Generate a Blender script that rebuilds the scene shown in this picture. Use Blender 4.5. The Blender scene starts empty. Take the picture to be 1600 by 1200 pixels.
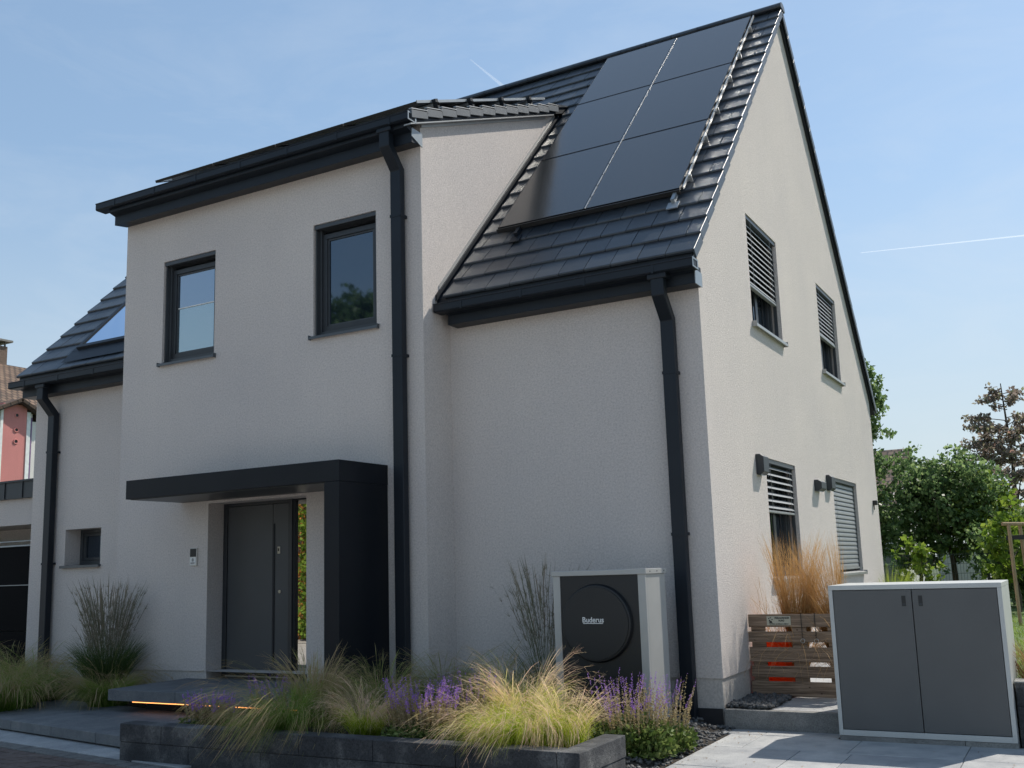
import bpy, bmesh, math, random
import numpy as np
from mathutils import Vector, Matrix

scene = bpy.context.scene
COL = scene.collection
R = math.radians

# ------------------------------------------------------------------ camera
CAMLOC = Vector((3.109, -9.4465, 1.7287))
yaw, pit, rol = -0.5039, 0.1631, -0.0324
cy_, sy_, cp_, sp_ = math.cos(yaw), math.sin(yaw), math.cos(pit), math.sin(pit)
Fv = Vector((sy_ * cp_, cy_ * cp_, sp_)); Rv = Vector((cy_, -sy_, 0)); Uv = Rv.cross(Fv)
cr_, sr_ = math.cos(rol), math.sin(rol)
Rv, Uv = cr_ * Rv + sr_ * Uv, -sr_ * Rv + cr_ * Uv
cam = bpy.data.cameras.new("camera"); camo = bpy.data.objects.new("camera", cam); COL.objects.link(camo)
cam.sensor_width = 36; cam.lens = 1566.56 / 1600 * 36
cam.shift_x = (800 - 811.58) / 1600; cam.shift_y = 31.04 / 1600
cam.clip_start = 0.1; cam.clip_end = 90000
camo.matrix_world = Matrix(((Rv.x, Uv.x, -Fv.x, CAMLOC.x), (Rv.y, Uv.y, -Fv.y, CAMLOC.y), (Rv.z, Uv.z, -Fv.z, CAMLOC.z), (0, 0, 0, 1)))
scene.camera = camo

# ------------------------------------------------------------------ sky, sun, exposure
SUN = Vector((0.505, 1.02, 1.297)).normalized()
SUN_EL = math.asin(SUN.z); SUN_AZ = math.atan2(SUN.x, SUN.y)
world = bpy.data.worlds.new("World"); scene.world = world; world.use_nodes = True
nt = world.node_tree; nt.nodes.clear()
wo = nt.nodes.new("ShaderNodeOutputWorld"); bg = nt.nodes.new("ShaderNodeBackground")
sky = nt.nodes.new("ShaderNodeTexSky"); sky.sky_type = 'NISHITA'; sky.sun_disc = False
sky.sun_elevation = SUN_EL; sky.sun_rotation = SUN_AZ; sky.altitude = 100
sky.air_density = 1.1; sky.dust_density = .55; sky.ozone_density = 1.4
bg.inputs[1].default_value = 0.10
# thin high cirrus: a little white mixed into the sky by direction
tc = nt.nodes.new("ShaderNodeTexCoord"); mp = nt.nodes.new("ShaderNodeMapping"); mp.inputs['Scale'].default_value = (2.2, 2.2, 7)
nz = nt.nodes.new("ShaderNodeTexNoise"); nz.inputs['Scale'].default_value = 2.2; nz.inputs['Detail'].default_value = 7; nz.inputs['Roughness'].default_value = .62
nz.inputs['Distortion'].default_value = .6
cr = nt.nodes.new("ShaderNodeMapRange"); cr.inputs[1].default_value = .45; cr.inputs[2].default_value = .85; cr.inputs[3].default_value = 0; cr.inputs[4].default_value = .22
mx = nt.nodes.new("ShaderNodeMix"); mx.data_type = 'RGBA'
nt.links.new(tc.outputs['Generated'], mp.inputs[0]); nt.links.new(mp.outputs[0], nz.inputs[0]); nt.links.new(nz.outputs[0], cr.inputs[0])
def vmul(src, c):
    n = nt.nodes.new("ShaderNodeMix"); n.data_type = 'RGBA'; n.blend_type = 'MULTIPLY'; n.clamp_result = False
    n.inputs[0].default_value = 1; n.inputs[7].default_value = (*c, 1); nt.links.new(src, n.inputs[6]); return n.outputs[2]
ga = nt.nodes.new("ShaderNodeGamma"); ga.inputs[1].default_value = .55
nt.links.new(vmul(sky.outputs[0], (.1626,) * 3), ga.inputs[0]); soft = vmul(ga.outputs[0], tuple(6.7 * k for k in (.62, .742, .850)))
# pale haze low in the sky
sx_n = nt.nodes.new("ShaderNodeSeparateXYZ"); nt.links.new(tc.outputs['Generated'], sx_n.inputs[0])
hz = nt.nodes.new("ShaderNodeMapRange"); hz.inputs[1].default_value = .40; hz.inputs[2].default_value = 0.02; hz.inputs[3].default_value = 0; hz.inputs[4].default_value = .72
hz.interpolation_type = 'SMOOTHSTEP'
hm = nt.nodes.new("ShaderNodeMix"); hm.data_type = 'RGBA'; nt.links.new(sx_n.outputs[2], hz.inputs[0]); nt.links.new(hz.outputs[0], hm.inputs[0]); nt.links.new(soft, hm.inputs[6])
hm.inputs[7].default_value = (4.25, 4.7, 4.85, 1)
nt.links.new(cr.outputs[0], mx.inputs[0]); nt.links.new(hm.outputs[2], mx.inputs[6]); mx.inputs[7].default_value = (5.2, 5.6, 6.0, 1)
nt.links.new(mx.outputs[2], bg.inputs[0]); nt.links.new(bg.outputs[0], wo.inputs[0])

sl = bpy.data.lights.new("sun", 'SUN'); sl.energy = 3.3; sl.angle = R(.53); sl.color = (1.0, .94, .85)
so = bpy.data.objects.new("sun", sl); COL.objects.link(so)
so.rotation_euler = SUN.to_track_quat('Z', 'Y').to_euler(); so.location = (20, 40, 50)
scene.view_settings.view_transform = 'Standard'; scene.view_settings.look = 'None'
scene.view_settings.exposure = 0.6; scene.view_settings.gamma = 1
scene.cycles.max_bounces = 8; scene.cycles.transparent_max_bounces = 12
scene.cycles.use_denoising = True

# ------------------------------------------------------------------ helpers
def tag(o, label=None, cat=None, group=None, kind=None):
    if label: o['label'] = label
    if cat: o['category'] = cat
    if group: o['group'] = group
    if kind: o['kind'] = kind
    return o

def thing(name, loc, label, cat, group=None):
    o = bpy.data.objects.new(name, None); COL.objects.link(o); o.location = loc; o.empty_display_size = .2
    return tag(o, label, cat, group)

def off_of(parent):
    v = Vector((0, 0, 0))
    while parent is not None:
        v += parent.location; parent = parent.parent
    return v

class MB:
    """collects polygons in world coordinates, builds ONE mesh object"""
    def __init__(s): s.v = []; s.f = []
    def poly(s, pts):
        i = len(s.v); s.v += [tuple(p) for p in pts]; s.f.append(tuple(range(i, i + len(pts)))); return s
    def box(s, a, b):
        x0, y0, z0 = a; x1, y1, z1 = b
        i = len(s.v)
        s.v += [(x0, y0, z0), (x1, y0, z0), (x1, y1, z0), (x0, y1, z0), (x0, y0, z1), (x1, y0, z1), (x1, y1, z1), (x0, y1, z1)]
        s.f += [tuple(i + k for k in q) for q in ((0, 3, 2, 1), (4, 5, 6, 7), (0, 1, 5, 4), (1, 2, 6, 5), (2, 3, 7, 6), (3, 0, 4, 7))]
        return s
    def extr(s, prof, ax, a, b):
        """prof: closed 2D outline in the two other axes (in order), extruded along ax from a to b"""
        def P(p, t):
            l = [p[0], p[1]]; l.insert(ax, t); return tuple(l)
        n = len(prof); i = len(s.v)
        s.v += [P(p, a) for p in prof] + [P(p, b) for p in prof]
        s.f.append(tuple(i + k for k in range(n))[::-1]); s.f.append(tuple(i + n + k for k in range(n)))
        for k in range(n): s.f.append((i + k, i + (k + 1) % n, i + n + (k + 1) % n, i + n + k))
        return s
    def sweep(s, path, w, d, side=Vector((1, 0, 0))):
        """rectangular tube w (along side) by d through path points"""
        path = [Vector(p) for p in path]; rings = []
        for k, p in enumerate(path):
            a = (path[k] - path[k - 1]).normalized() if k else None
            b = (path[k + 1] - path[k]).normalized() if k < len(path) - 1 else None
            t = ((a or b) + (b or a)).normalized()
            nrm = t.cross(side).normalized(); sc = 1 / max(.4, t.dot(a or b))
            i = len(s.v)
            for (p_, q_) in ((-1, -1), (1, -1), (1, 1), (-1, 1)):
                s.v.append(tuple(p + side * (w / 2 * p_) + nrm * (d / 2 * q_ * sc)))
            rings.append(i)
        for k in range(len(rings) - 1):
            a, b = rings[k], rings[k + 1]
            for j in range(4): s.f.append((a + j, a + (j + 1) % 4, b + (j + 1) % 4, b + j))
        s.f.append((rings[0] + 3, rings[0] + 2, rings[0] + 1, rings[0])); s.f.append(tuple(rings[-1] + j for j in range(4)))
        return s
    def tube(s, path, r, n=8, r2=None):
        path = [Vector(p) for p in path]; rings = []; m = len(path)
        for k, p in enumerate(path):
            t = (path[min(k + 1, m - 1)] - path[max(k - 1, 0)]).normalized()
            u = t.orthogonal().normalized() if k == 0 else (u - t * u.dot(t)).normalized()
            w = t.cross(u); rr = r if r2 is None else r + (r2 - r) * k / (m - 1)
            rings.append(len(s.v))
            for j in range(n):
                a = 2 * math.pi * j / n; s.v.append(tuple(p + (u * math.cos(a) + w * math.sin(a)) * rr))
        for k in range(m - 1):
            a, b = rings[k], rings[k + 1]
            for j in range(n): s.f.append((a + j, a + (j + 1) % n, b + (j + 1) % n, b + j))
        s.f.append(tuple(rings[0] + j for j in range(n))[::-1]); s.f.append(tuple(rings[-1] + j for j in range(n)))
        return s
    def cyl(s, c, axis, r, h, n=48, r2=None):
        c = Vector(c); axis = Vector(axis).normalized(); return s.tube([c, c + axis * h], r, n, r2)
    def build(s, name, mat, parent=None, origin=None, bevel=0, smooth=False, seg=2):
        o3 = off_of(parent) if parent is not None else Vector(origin or (0, 0, 0))
        me = bpy.data.meshes.new(name)
        me.from_pydata([(x - o3.x, y - o3.y, z - o3.z) for x, y, z in s.v], [], s.f)
        bm = bmesh.new(); bm.from_mesh(me); bmesh.ops.remove_doubles(bm, verts=bm.verts, dist=1e-5) if bevel else None
        bmesh.ops.recalc_face_normals(bm, faces=bm.faces); bm.to_mesh(me); bm.free()
        me.materials.append(mat)
        ob = bpy.data.objects.new(name, me); COL.objects.link(ob)
        if parent is not None: ob.parent = parent
        else: ob.location = o3
        if bevel:
            b = ob.modifiers.new("bevel", 'BEVEL'); b.width = bevel; b.segments = seg; b.limit_method = 'ANGLE'; b.angle_limit = R(40)
            b.harden_normals = False
        if smooth: me.polygons.foreach_set("use_smooth", [True] * len(me.polygons))
        return ob

def np_mesh(name, V, F, mat, parent=None, loc=None, attr=None, face_attr=None, smooth=False):
    """V (n,3) local coordinates, F (m,4) quads"""
    me = bpy.data.meshes.new(name)
    V = np.asarray(V, np.float32); F = np.asarray(F, np.int32); k = F.shape[1]
    me.vertices.add(len(V)); me.vertices.foreach_set("co", V.ravel())
    me.loops.add(F.size); me.loops.foreach_set("vertex_index", F.ravel())
    me.polygons.add(len(F)); me.polygons.foreach_set("loop_start", np.arange(0, F.size, k, dtype=np.int32))
    me.polygons.foreach_set("loop_total", np.full(len(F), k, np.int32))
    me.update(calc_edges=True)
    if attr:
        for n_, a in attr.items():
            at = me.attributes.new(n_, 'FLOAT', 'POINT'); at.data.foreach_set("value", np.asarray(a, np.float32))
    if smooth: me.polygons.foreach_set("use_smooth", np.ones(len(F), bool))
    me.materials.append(mat)
    ob = bpy.data.objects.new(name, me); COL.objects.link(ob)
    if parent is not None: ob.parent = parent
    if loc is not None: ob.location = loc
    return ob

# ------------------------------------------------------------------ materials
def newmat(name):
    m = bpy.data.materials.new(name); m.use_nodes = True; t = m.node_tree; t.nodes.clear()
    o = t.nodes.new("ShaderNodeOutputMaterial"); p = t.nodes.new("ShaderNodeBsdfPrincipled"); t.links.new(p.outputs[0], o.inputs[0])
    return m, t, p
def tex(t, kind, coords='Object', scale=1, mscale=(1, 1, 1), rot=(0, 0, 0), **kw):
    c = t.nodes.new("ShaderNodeTexCoord"); m = t.nodes.new("ShaderNodeMapping"); m.inputs['Scale'].default_value = mscale
    m.inputs['Rotation'].default_value = rot
    n = t.nodes.new(kind); t.links.new(c.outputs[coords], m.inputs[0]); t.links.new(m.outputs[0], n.inputs[0])
    if 'Scale' in n.inputs: n.inputs['Scale'].default_value = scale
    for k, v in kw.items(): n.inputs[k].default_value = v
    return n
def ramp(t, src, stops):
    r = t.nodes.new("ShaderNodeValToRGB"); e = r.color_ramp.elements
    while len(e) < len(stops): e.new(.5)
    for q, (p, c) in zip(e, stops): q.position = p; q.color = (*c, 1)
    t.links.new(src, r.inputs[0]); return r
def mixc(t, fac, a, b, mode='MIX'):
    n = t.nodes.new("ShaderNodeMix"); n.data_type = 'RGBA'; n.blend_type = mode
    for sck, val in ((0, fac), (6, a), (7, b)):
        if hasattr(val, 'is_linked'): t.links.new(val, n.inputs[sck])
        elif isinstance(val, (int, float)): n.inputs[sck].default_value = val
        else: n.inputs[sck].default_value = (*val, 1)
    return n.outputs[2]
def bump(t, p, src, dist, strength=1):
    b = t.nodes.new("ShaderNodeBump"); b.inputs['Distance'].default_value = dist; b.inputs['Strength'].default_value = strength
    t.links.new(src, b.inputs['Height']); t.links.new(b.outputs[0], p.inputs['Normal']); return b
def simple(name, col, rough=.5, metal=0, var=.12, vscale=6, bmp=0, bscale=120, spec=.5):
    m, t, p = newmat(name)
    n = tex(t, "ShaderNodeTexNoise", scale=vscale, Detail=5)
    r = ramp(t, n.outputs[0], [(.3, [c * (1 - var) for c in col]), (.7, [min(1, c * (1 + var)) for c in col])])
    t.links.new(r.outputs[0], p.inputs['Base Color'])
    p.inputs['Roughness'].default_value = rough; p.inputs['Metallic'].default_value = metal
    p.inputs['Specular IOR Level'].default_value = spec
    if bmp:
        b = tex(t, "ShaderNodeTexNoise", scale=bscale, Detail=3); bump(t, p, b.outputs[0], bmp)
    return m

def stucco(name, col, streak=.03):
    m, t, p = newmat(name)
    a = tex(t, "ShaderNodeTexNoise", scale=48, Detail=5, Roughness=.85)
    b = tex(t, "ShaderNodeTexNoise", scale=.55, Detail=4)
    s = tex(t, "ShaderNodeTexNoise", scale=1.0, mscale=(5, 5, .35), Detail=5, Roughness=.6)
    c1 = ramp(t, a.outputs[0], [(.33, [c * .76 for c in col]), (.50, col), (.68, [min(1, c * 1.2) for c in col])])
    c2 = ramp(t, b.outputs[0], [(.3, (.93, .93, .935)), (.7, (1.04, 1.03, 1.01))])
    c3 = ramp(t, s.outputs[0], [(.35, (1 - streak, 1 - streak, 1 - streak)), (.6, (1, 1, 1))])
    o = mixc(t, 1.0, c1.outputs[0], c2.outputs[0], 'MULTIPLY'); o = mixc(t, 1.0, o, c3.outputs[0], 'MULTIPLY')
    t.links.new(o, p.inputs['Base Color']); p.inputs['Roughness'].default_value = .92; p.inputs['Specular IOR Level'].default_value = .2
    v = tex(t, "ShaderNodeTexVoronoi", scale=170)
    ad = t.nodes.new("ShaderNodeMath"); ad.operation = 'ADD'; t.links.new(v.outputs[0], ad.inputs[0]); t.links.new(a.outputs[0], ad.inputs[1])
    bump(t, p, ad.outputs[0], .006, .8)
    return m

M = {}
M['stucco'] = stucco('stucco', (.655, .60, .562), .015)
M['plinth'] = stucco('plinth_render', (.58, .54, .50), .03)
M['tar'] = simple('bitumen_coat', (.02, .02, .022), .7, bmp=.002)
M['trim'] = simple('anthracite_metal', (.009, .013, .019), .45, 0, .1, 3, spec=.32)
M['tile'] = None
M['verge'] = simple('verge_tile_lit_grey', (.085, .10, .115), .5, 0, .15, 5)  # tile colour lightened to stand for sun on the dormer flanges
M['alu'] = simple('light_metal_trim', (.62, .62, .60), .35, .6, .05)
M['galv'] = simple('zinc_grey_metal', (.30, .33, .35), .4, .5, .08)
M['frame'] = simple('window_frame_grey', (.045, .05, .055), .38, 0, .08)
M['frame_dark'] = simple('window_sash_grey', (.028, .031, .035), .4, 0, .08)
M['sill'] = simple('aluminium_sill', (.09, .10, .11), .35, .3, .08)
M['sill_light'] = simple('light_sill', (.38, .38, .37), .4, .4, .06)
M['slat'] = simple('blind_slat_silver', (.30, .305, .30), .4, .15, .06)
M['door'] = simple('door_grey', (.060, .062, .064), .5, 0, .05, 2)
M['black'] = simple('black_metal', (.008, .010, .014), .45, 0, .15, 1.5, spec=.25)
M['steel'] = simple('brushed_steel', (.5, .5, .48), .28, .9, .05)
M['lamp'] = simple('lamp_anthracite', (.035, .04, .045), .45, .2, .1)
M['white'] = simple('white_plastic', (.72, .72, .70), .4, 0, .03)
M['ink'] = simple('black_ink', (.015, .015, .015), .5)
M['pumpgrey'] = simple('pump_grey_metal', (.40, .40, .385), .42, .25, .06, 3)
M['pumpblack'] = simple('pump_black_panel', (.009, .010, .0115), .45, 0, .1, 2)
M['cabframe'] = simple('cabinet_light_metal', (.50, .50, .475), .45, .15, .05, 3)
M['cabdoor'] = simple('cabinet_door_grey', (.105, .104, .101), .5, .1, .06, 2.5)

def tile_mat():
    m, t, p = newmat('roof_tile_anthracite')
    g = t.nodes.new("ShaderNodeNewGeometry")
    r = ramp(t, g.outputs['Random Per Island'], [(0, (.030, .039, .050)), (.5, (.042, .053, .066)), (1, (.060, .070, .082))])
    n = tex(t, "ShaderNodeTexNoise", scale=3, Detail=6, Roughness=.7)
    r2 = ramp(t, n.outputs[0], [(.35, (.8, .8, .82)), (.65, (1.15, 1.15, 1.12))])
    t.links.new(mixc(t, 1., r.outputs[0], r2.outputs[0], 'MULTIPLY'), p.inputs['Base Color'])
    rr = ramp(t, n.outputs[0], [(.3, (.32, .32, .32)), (.7, (.46, .46, .46))]); t.links.new(rr.outputs[0], p.inputs['Roughness'])
    f = tex(t, "ShaderNodeTexNoise", scale=220, Detail=3); bump(t, p, f.outputs[0], .0015, .6)
    return m
M['tile'] = tile_mat()

def glass(name, refl, tint, dark, rough=.015):
    m, t, p = newmat(name); t.nodes.remove(p)
    o = [n for n in t.nodes if n.type == 'OUTPUT_MATERIAL'][0]
    g = t.nodes.new("ShaderNodeBsdfGlossy"); g.inputs[0].default_value = (*tint, 1); g.inputs['Roughness'].default_value = rough
    d = t.nodes.new("ShaderNodeBsdfDiffuse"); d.inputs[0].default_value = (*dark, 1)
    fr = t.nodes.new("ShaderNodeFresnel"); fr.inputs[0].default_value = 1.5
    mr = t.nodes.new("ShaderNodeMapRange"); mr.inputs[3].default_value = refl; mr.inputs[4].default_value = 1.0
    mi = t.nodes.new("ShaderNodeMixShader"); t.links.new(fr.outputs[0], mr.inputs[0]); t.links.new(mr.outputs[0], mi.inputs[0])
    n = tex(t, "ShaderNodeTexNoise", scale=1.3, Detail=1); b = t.nodes.new("ShaderNodeBump"); b.inputs['Distance'].default_value = .004; b.inputs['Strength'].default_value = .35
    t.links.new(n.outputs[0], b.inputs['Height']); t.links.new(b.outputs[0], g.inputs['Normal'])
    t.links.new(d.outputs[0], mi.inputs[1]); t.links.new(g.outputs[0], mi.inputs[2]); t.links.new(mi.outputs[0], o.inputs[0])
    return m
M['glass_bright'] = glass('window_glass_coated', .36, (.72, .85, 1), (.02, .03, .04))
M['glass_film'] = glass('window_glass_film', .36, (.8, .95, 1), (.10, .14, .16), .04)
M['glass_dark'] = glass('window_glass_screened', .10, (.7, .85, 1), (.008, .012, .02), .03)
M['glass_side'] = glass('door_side_glass', .62, (1, .97, .9), (.01, .01, .01), .01)
M['glass_gable'] = glass('window_glass_shaded', .16, (.8, .9, 1), (.012, .015, .02))
M['solar'] = glass('solar_glass_black', .07, (1, .99, .98), (.030, .031, .031), .17)
M['solar_frame'] = simple('solar_frame_black', (.02, .02, .022), .35, .4)

def stone(name, cols, rough=.75, sc=4, speck=180, bmpd=.004, island=True):
    m, t, p = newmat(name)
    n = tex(t, "ShaderNodeTexNoise", scale=sc, Detail=8, Roughness=.65)
    r = ramp(t, n.outputs[0], [(.3, cols[0]), (.5, cols[1]), (.7, cols[2])])
    s = tex(t, "ShaderNodeTexNoise", scale=speck, Detail=2, Roughness=.8)
    r2 = ramp(t, s.outputs[0], [(.32, (.55, .55, .55)), (.5, (1, 1, 1)), (.68, (1.35, 1.35, 1.35))])
    o = mixc(t, 1., r.outputs[0], r2.outputs[0], 'MULTIPLY')
    if island:
        g = t.nodes.new("ShaderNodeNewGeometry"); r3 = ramp(t, g.outputs['Random Per Island'], [(0, (.86, .86, .87)), (1, (1.12, 1.12, 1.1))])
        o = mixc(t, 1., o, r3.outputs[0], 'MULTIPLY')
    t.links.new(o, p.inputs['Base Color']); p.inputs['Roughness'].default_value = rough
    bump(t, p, s.outputs[0], bmpd, .7)
    return m
M['slab'] = stone('grey_granite_slab', [(.25, .26, .27), (.35, .352, .352), (.43, .43, .42)], .66)
M['basalt'] = stone('dark_wall_block', [(.028, .029, .032), (.05, .051, .054), (.15, .148, .142)], .85, 4, 75, .008)
M['kerb'] = stone('concrete_kerb', [(.16, .155, .145), (.22, .215, .20), (.28, .27, .25)], .85, 5, 140)
M['porch'] = stone('porch_stone', [(.10, .108, .118), (.14, .148, .155), (.19, .19, .19)], .7)
M['brick'] = stone('brown_paver', [(.085, .06, .052), (.12, .085, .072), (.15, .115, .10)], .85, 6, 120, .006)
M['cobble'] = stone('grey_cobble', [(.11, .105, .10), (.15, .145, .135), (.2, .19, .18)], .85, 6, 120, .006)
M['gravel'] = stone('dark_gravel', [(.05, .05, .052), (.09, .09, .09), (.18, .175, .17)], .8, 9, 100, .003)
M['soil'] = stone('dark_soil', [(.018, .014, .010), (.035, .027, .02), (.055, .045, .035)], .95, 8, 70, .02, False)

def wood(name, cols, axis=0, sc=1.0):
    m, t, p = newmat(name)
    ms = [60, 60, 60]; ms[axis] = 2.5
    n = tex(t, "ShaderNodeTexNoise", scale=sc, mscale=ms, Detail=6, Roughness=.6, Distortion=.6)
    r = ramp(t, n.outputs[0], [(.3, cols[0]), (.5, cols[1]), (.72, cols[2])])
    k = tex(t, "ShaderNodeTexVoronoi", scale=7, mscale=(1, 1, 1.6)); rk = ramp(t, k.outputs[0], [(.03, (.25, .2, .15)), (.09, (1, 1, 1))])
    g = t.nodes.new("ShaderNodeNewGeometry"); r3 = ramp(t, g.outputs['Random Per Island'], [(0, (.8, .8, .82)), (1, (1.15, 1.12, 1.08))])
    o = mixc(t, 1., r.outputs[0], rk.outputs[0], 'MULTIPLY'); o = mixc(t, 1., o, r3.outputs[0], 'MULTIPLY')
    t.links.new(o, p.inputs['Base Color']); p.inputs['Roughness'].default_value = .85; bump(t, p, n.outputs[0], .004, .6)
    return m
M['pallet'] = wood('weathered_pallet_wood', [(.085, .055, .038), (.26, .185, .125), (.46, .34, .24)])
M['stake'] = wood('round_stake_wood', [(.22, .14, .08), (.36, .25, .15), (.45, .33, .22)], 2)

def leafmat(name, stops, trans=.45, rough=.6, attr='rnd'):
    """colour from a per-blade/leaf attribute; part of the sunlight passes through"""
    m, t, p = newmat(name)
    a = t.nodes.new("ShaderNodeAttribute"); a.attribute_name = attr
    r = ramp(t, a.outputs['Fac'], stops)
    t.links.new(r.outputs[0], p.inputs['Base Color']); p.inputs['Roughness'].default_value = rough; p.inputs['Specular IOR Level'].default_value = .25
    o = [n for n in t.nodes if n.type == 'OUTPUT_MATERIAL'][0]
    tr = t.nodes.new("ShaderNodeBsdfTranslucent"); t.links.new(r.outputs[0], tr.inputs[0])
    mi = t.nodes.new("ShaderNodeMixShader"); mi.inputs[0].default_value = trans
    t.links.new(p.outputs[0], mi.inputs[1]); t.links.new(tr.outputs[0], mi.inputs[2]); t.links.new(mi.outputs[0], o.inputs[0])
    return m
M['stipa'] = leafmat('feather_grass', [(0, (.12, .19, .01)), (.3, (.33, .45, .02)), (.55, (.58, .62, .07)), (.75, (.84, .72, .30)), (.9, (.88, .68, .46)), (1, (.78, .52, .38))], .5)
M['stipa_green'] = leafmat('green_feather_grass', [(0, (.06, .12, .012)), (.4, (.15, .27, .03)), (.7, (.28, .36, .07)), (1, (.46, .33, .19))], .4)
M['calam'] = leafmat('reed_grass', [(0, (.045, .09, .02)), (.5, (.09, .14, .045)), (.8, (.22, .21, .14)), (1, (.32, .27, .21))], .35)
M['dry'] = leafmat('dry_straw_grass', [(0, (.13, .08, .035)), (.35, (.26, .155, .065)), (.7, (.52, .31, .12)), (1, (.66, .40, .17))], .4)
M['salvia_leaf'] = leafmat('sage_leaf', [(0, (.05, .085, .02)), (.5, (.12, .18, .04)), (1, (.28, .33, .11))], .35)
M['salvia_flower'] = leafmat('sage_spike', [(0, (.22, .21, .08)), (.3, (.42, .34, .18)), (.55, (.50, .38, .24)), (.66, (.34, .20, .32)), (.75, (.30, .15, .52)), (1, (.42, .22, .66))], .35)
M['leaf_dark'] = leafmat('dark_tree_leaf', [(0, (.07, .12, .05)), (.5, (.15, .235, .085)), (1, (.36, .45, .19))], .62, .36)
M['leaf_light'] = leafmat('light_tree_leaf', [(0, (.09, .15, .02)), (.5, (.17, .26, .03)), (1, (.32, .37, .07))], .55, .45)
M['leaf_copper'] = leafmat('copper_tree_leaf', [(0, (.15, .125, .11)), (.5, (.28, .22, .18)), (.8, (.28, .30, .16)), (1, (.40, .24, .19))], .6, .4)
M['leaf_orange'] = leafmat('orange_hedge_leaf', [(0, (.35, .14, .03)), (.5, (.55, .25, .06)), (1, (.70, .38, .12))], .3, .6)
M['leaf_hedge'] = leafmat('green_hedge_leaf', [(0, (.09, .16, .02)), (.5, (.16, .26, .03)), (1, (.28, .36, .06))], .3, .6)
M['bark'] = simple('bark', (.07, .055, .04), .9, 0, .3, 12, .01, 30)

# ------------------------------------------------------------------ dimensions found from the photograph
Xl, Xr, YB = -7.80, -2.975, -.542           # bay: left, right, front plane
XL, D = -10.34, 9.23                        # house: left gable, back wall
ZR, T, YM = 9.765, 1.0574, 4.412            # main roof: ridge height, slope, ridge position
S = math.sqrt(1 + T * T)
BZ, BT = 6.78, .428                         # bay roof tile surface at y=-.85, slope
G0 = .20                                    # street / paving level
def zmain(y): return ZR - T * abs(YM - y)
def zbay(y): return BZ + BT * (y + .85)

# ------------------------------------------------------------------ ground
gr = MB(); gr.poly([(-400, -400, -.02), (400, -400, -.02), (400, 500, -.02), (-400, 500, -.02)])
gm, t_, p_ = newmat('far_ground')
n_ = tex(t_, "ShaderNodeTexNoise", scale=.4, Detail=8); r_ = ramp(t_, n_.outputs[0], [(.3, (.03, .05, .015)), (.7, (.07, .10, .03))])
t_.links.new(r_.outputs[0], p_.inputs['Base Color']); p_.inputs['Roughness'].default_value = .95
tag(gr.build('ground', gm), kind='structure')

rnd = random.Random(4)
fs_ = MB(); fs_.poly([(-60, -11.8, -.01), (60, -11.8, -.01), (60, -1.0, -.01), (-60, -1.0, -.01)])
pm_ = stone('pale_bounce_paving', [(.34, .31, .29), (.42, .39, .365), (.48, .45, .42)], .85, 3, 60, .004, False)  # unseen paving, kept pale to bounce sunlight onto the shaded front
tag(fs_.build('street', pm_), kind='structure')
fy = MB(); fy.poly([(-60, -40, .0), (60, -40, .0), (60, -11.81, .0), (-60, -11.81, .0)]); tag(fy.build('bounce_front_yards', pm_), kind='structure')  # unseen yards, added in the same pale tone for bounce light
# street of brown pavers, rotated with the kerb line
sd = Vector((-4.455 + 6.54, -3.177 + 2.90, 0)).normalized(); sn = Vector((sd.y, -sd.x, 0))   # sn points to the street side
P0 = Vector((-6.54, -2.90, 0))
st = MB()
def obox(mb, o, ux, uy, a0, a1, b0, b1, z0, z1, jit=0):
    dz = rnd.uniform(-jit, jit)
    q = [(a0, b0), (a1, b0), (a1, b1), (a0, b1)]
    pts = [o + ux * a + uy * b for a, b in q]
    i = len(mb.v)
    mb.v += [(p.x, p.y, z0) for p in pts] + [(p.x, p.y, z1 + dz) for p in pts]
    mb.f += [tuple(i + k for k in qq) for qq in ((0, 3, 2, 1), (4, 5, 6, 7), (0, 1, 5, 4), (1, 2, 6, 5), (2, 3, 7, 6), (3, 0, 4, 7))]
for r in range(14):
    for c in range(-30, 34):
        a = c * .21 + (r % 2) * .105; b = .19 + r * .107
        w = .004
        obox(st, P0, sd, sn, a + w, a + .21 - w, b + w, b + .107 - w, .12, G0 - .002, .003)
tag(st.build('street', M['brick'], bevel=.004, seg=1), kind='structure')
co = MB()
for c in range(-40, 46):
    a = c * .165 + rnd.uniform(-.004, .004)
    obox(co, P0, sd, sn, a + .005, a + .16, .02, .175, .12, G0 + .002, .004)
tag(co.build('street_gutter_row', M['cobble'], bevel=.006, seg=1), kind='structure')
js = MB(); o_ = P0 + sn * .0
jp = [P0 + sd * -8, P0 + sd * 9, P0 + sd * 9 + sn * 1.7, P0 + sd * -8 + sn * 1.7]
js.poly([(p.x, p.y, G0 - .012) for p in jp]); tag(js.build('street_bed', M['soil']), kind='structure')

# slabs of the forecourt on the left (low level) and the landing
pv = MB()
for i in range(-6, 4):
    a = i * .8 - .2
    obox(pv, P0, sd, sn, a + .004, a + .796, -.42, -.004, .1, G0 + .004, .002)
tag(pv.build('pavement', M['slab'], bevel=.004, seg=1), kind='structure')
ld = MB(); P1 = Vector((-7.254, -2.43, 0)); ld_d = (Vector((-4.45, -2.90, 0)) - P1).normalized(); ld_n = Vector((-ld_d.y, ld_d.x, 0))
for i in range(-4, 4):
    for j in range(2):
        a = .25 + i * .86; a1 = min(a + .856, 2.80)
        if a > 2.7: continue
        b0 = j * .62; 
        obox(ld, P1, ld_d, ld_n, a + .004, a1, b0 + (.002 if j else 0), b0 + .616, .22, .32, .001)
tag(ld.build('path', M['porch'], bevel=.004, seg=1), kind='structure')

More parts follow.
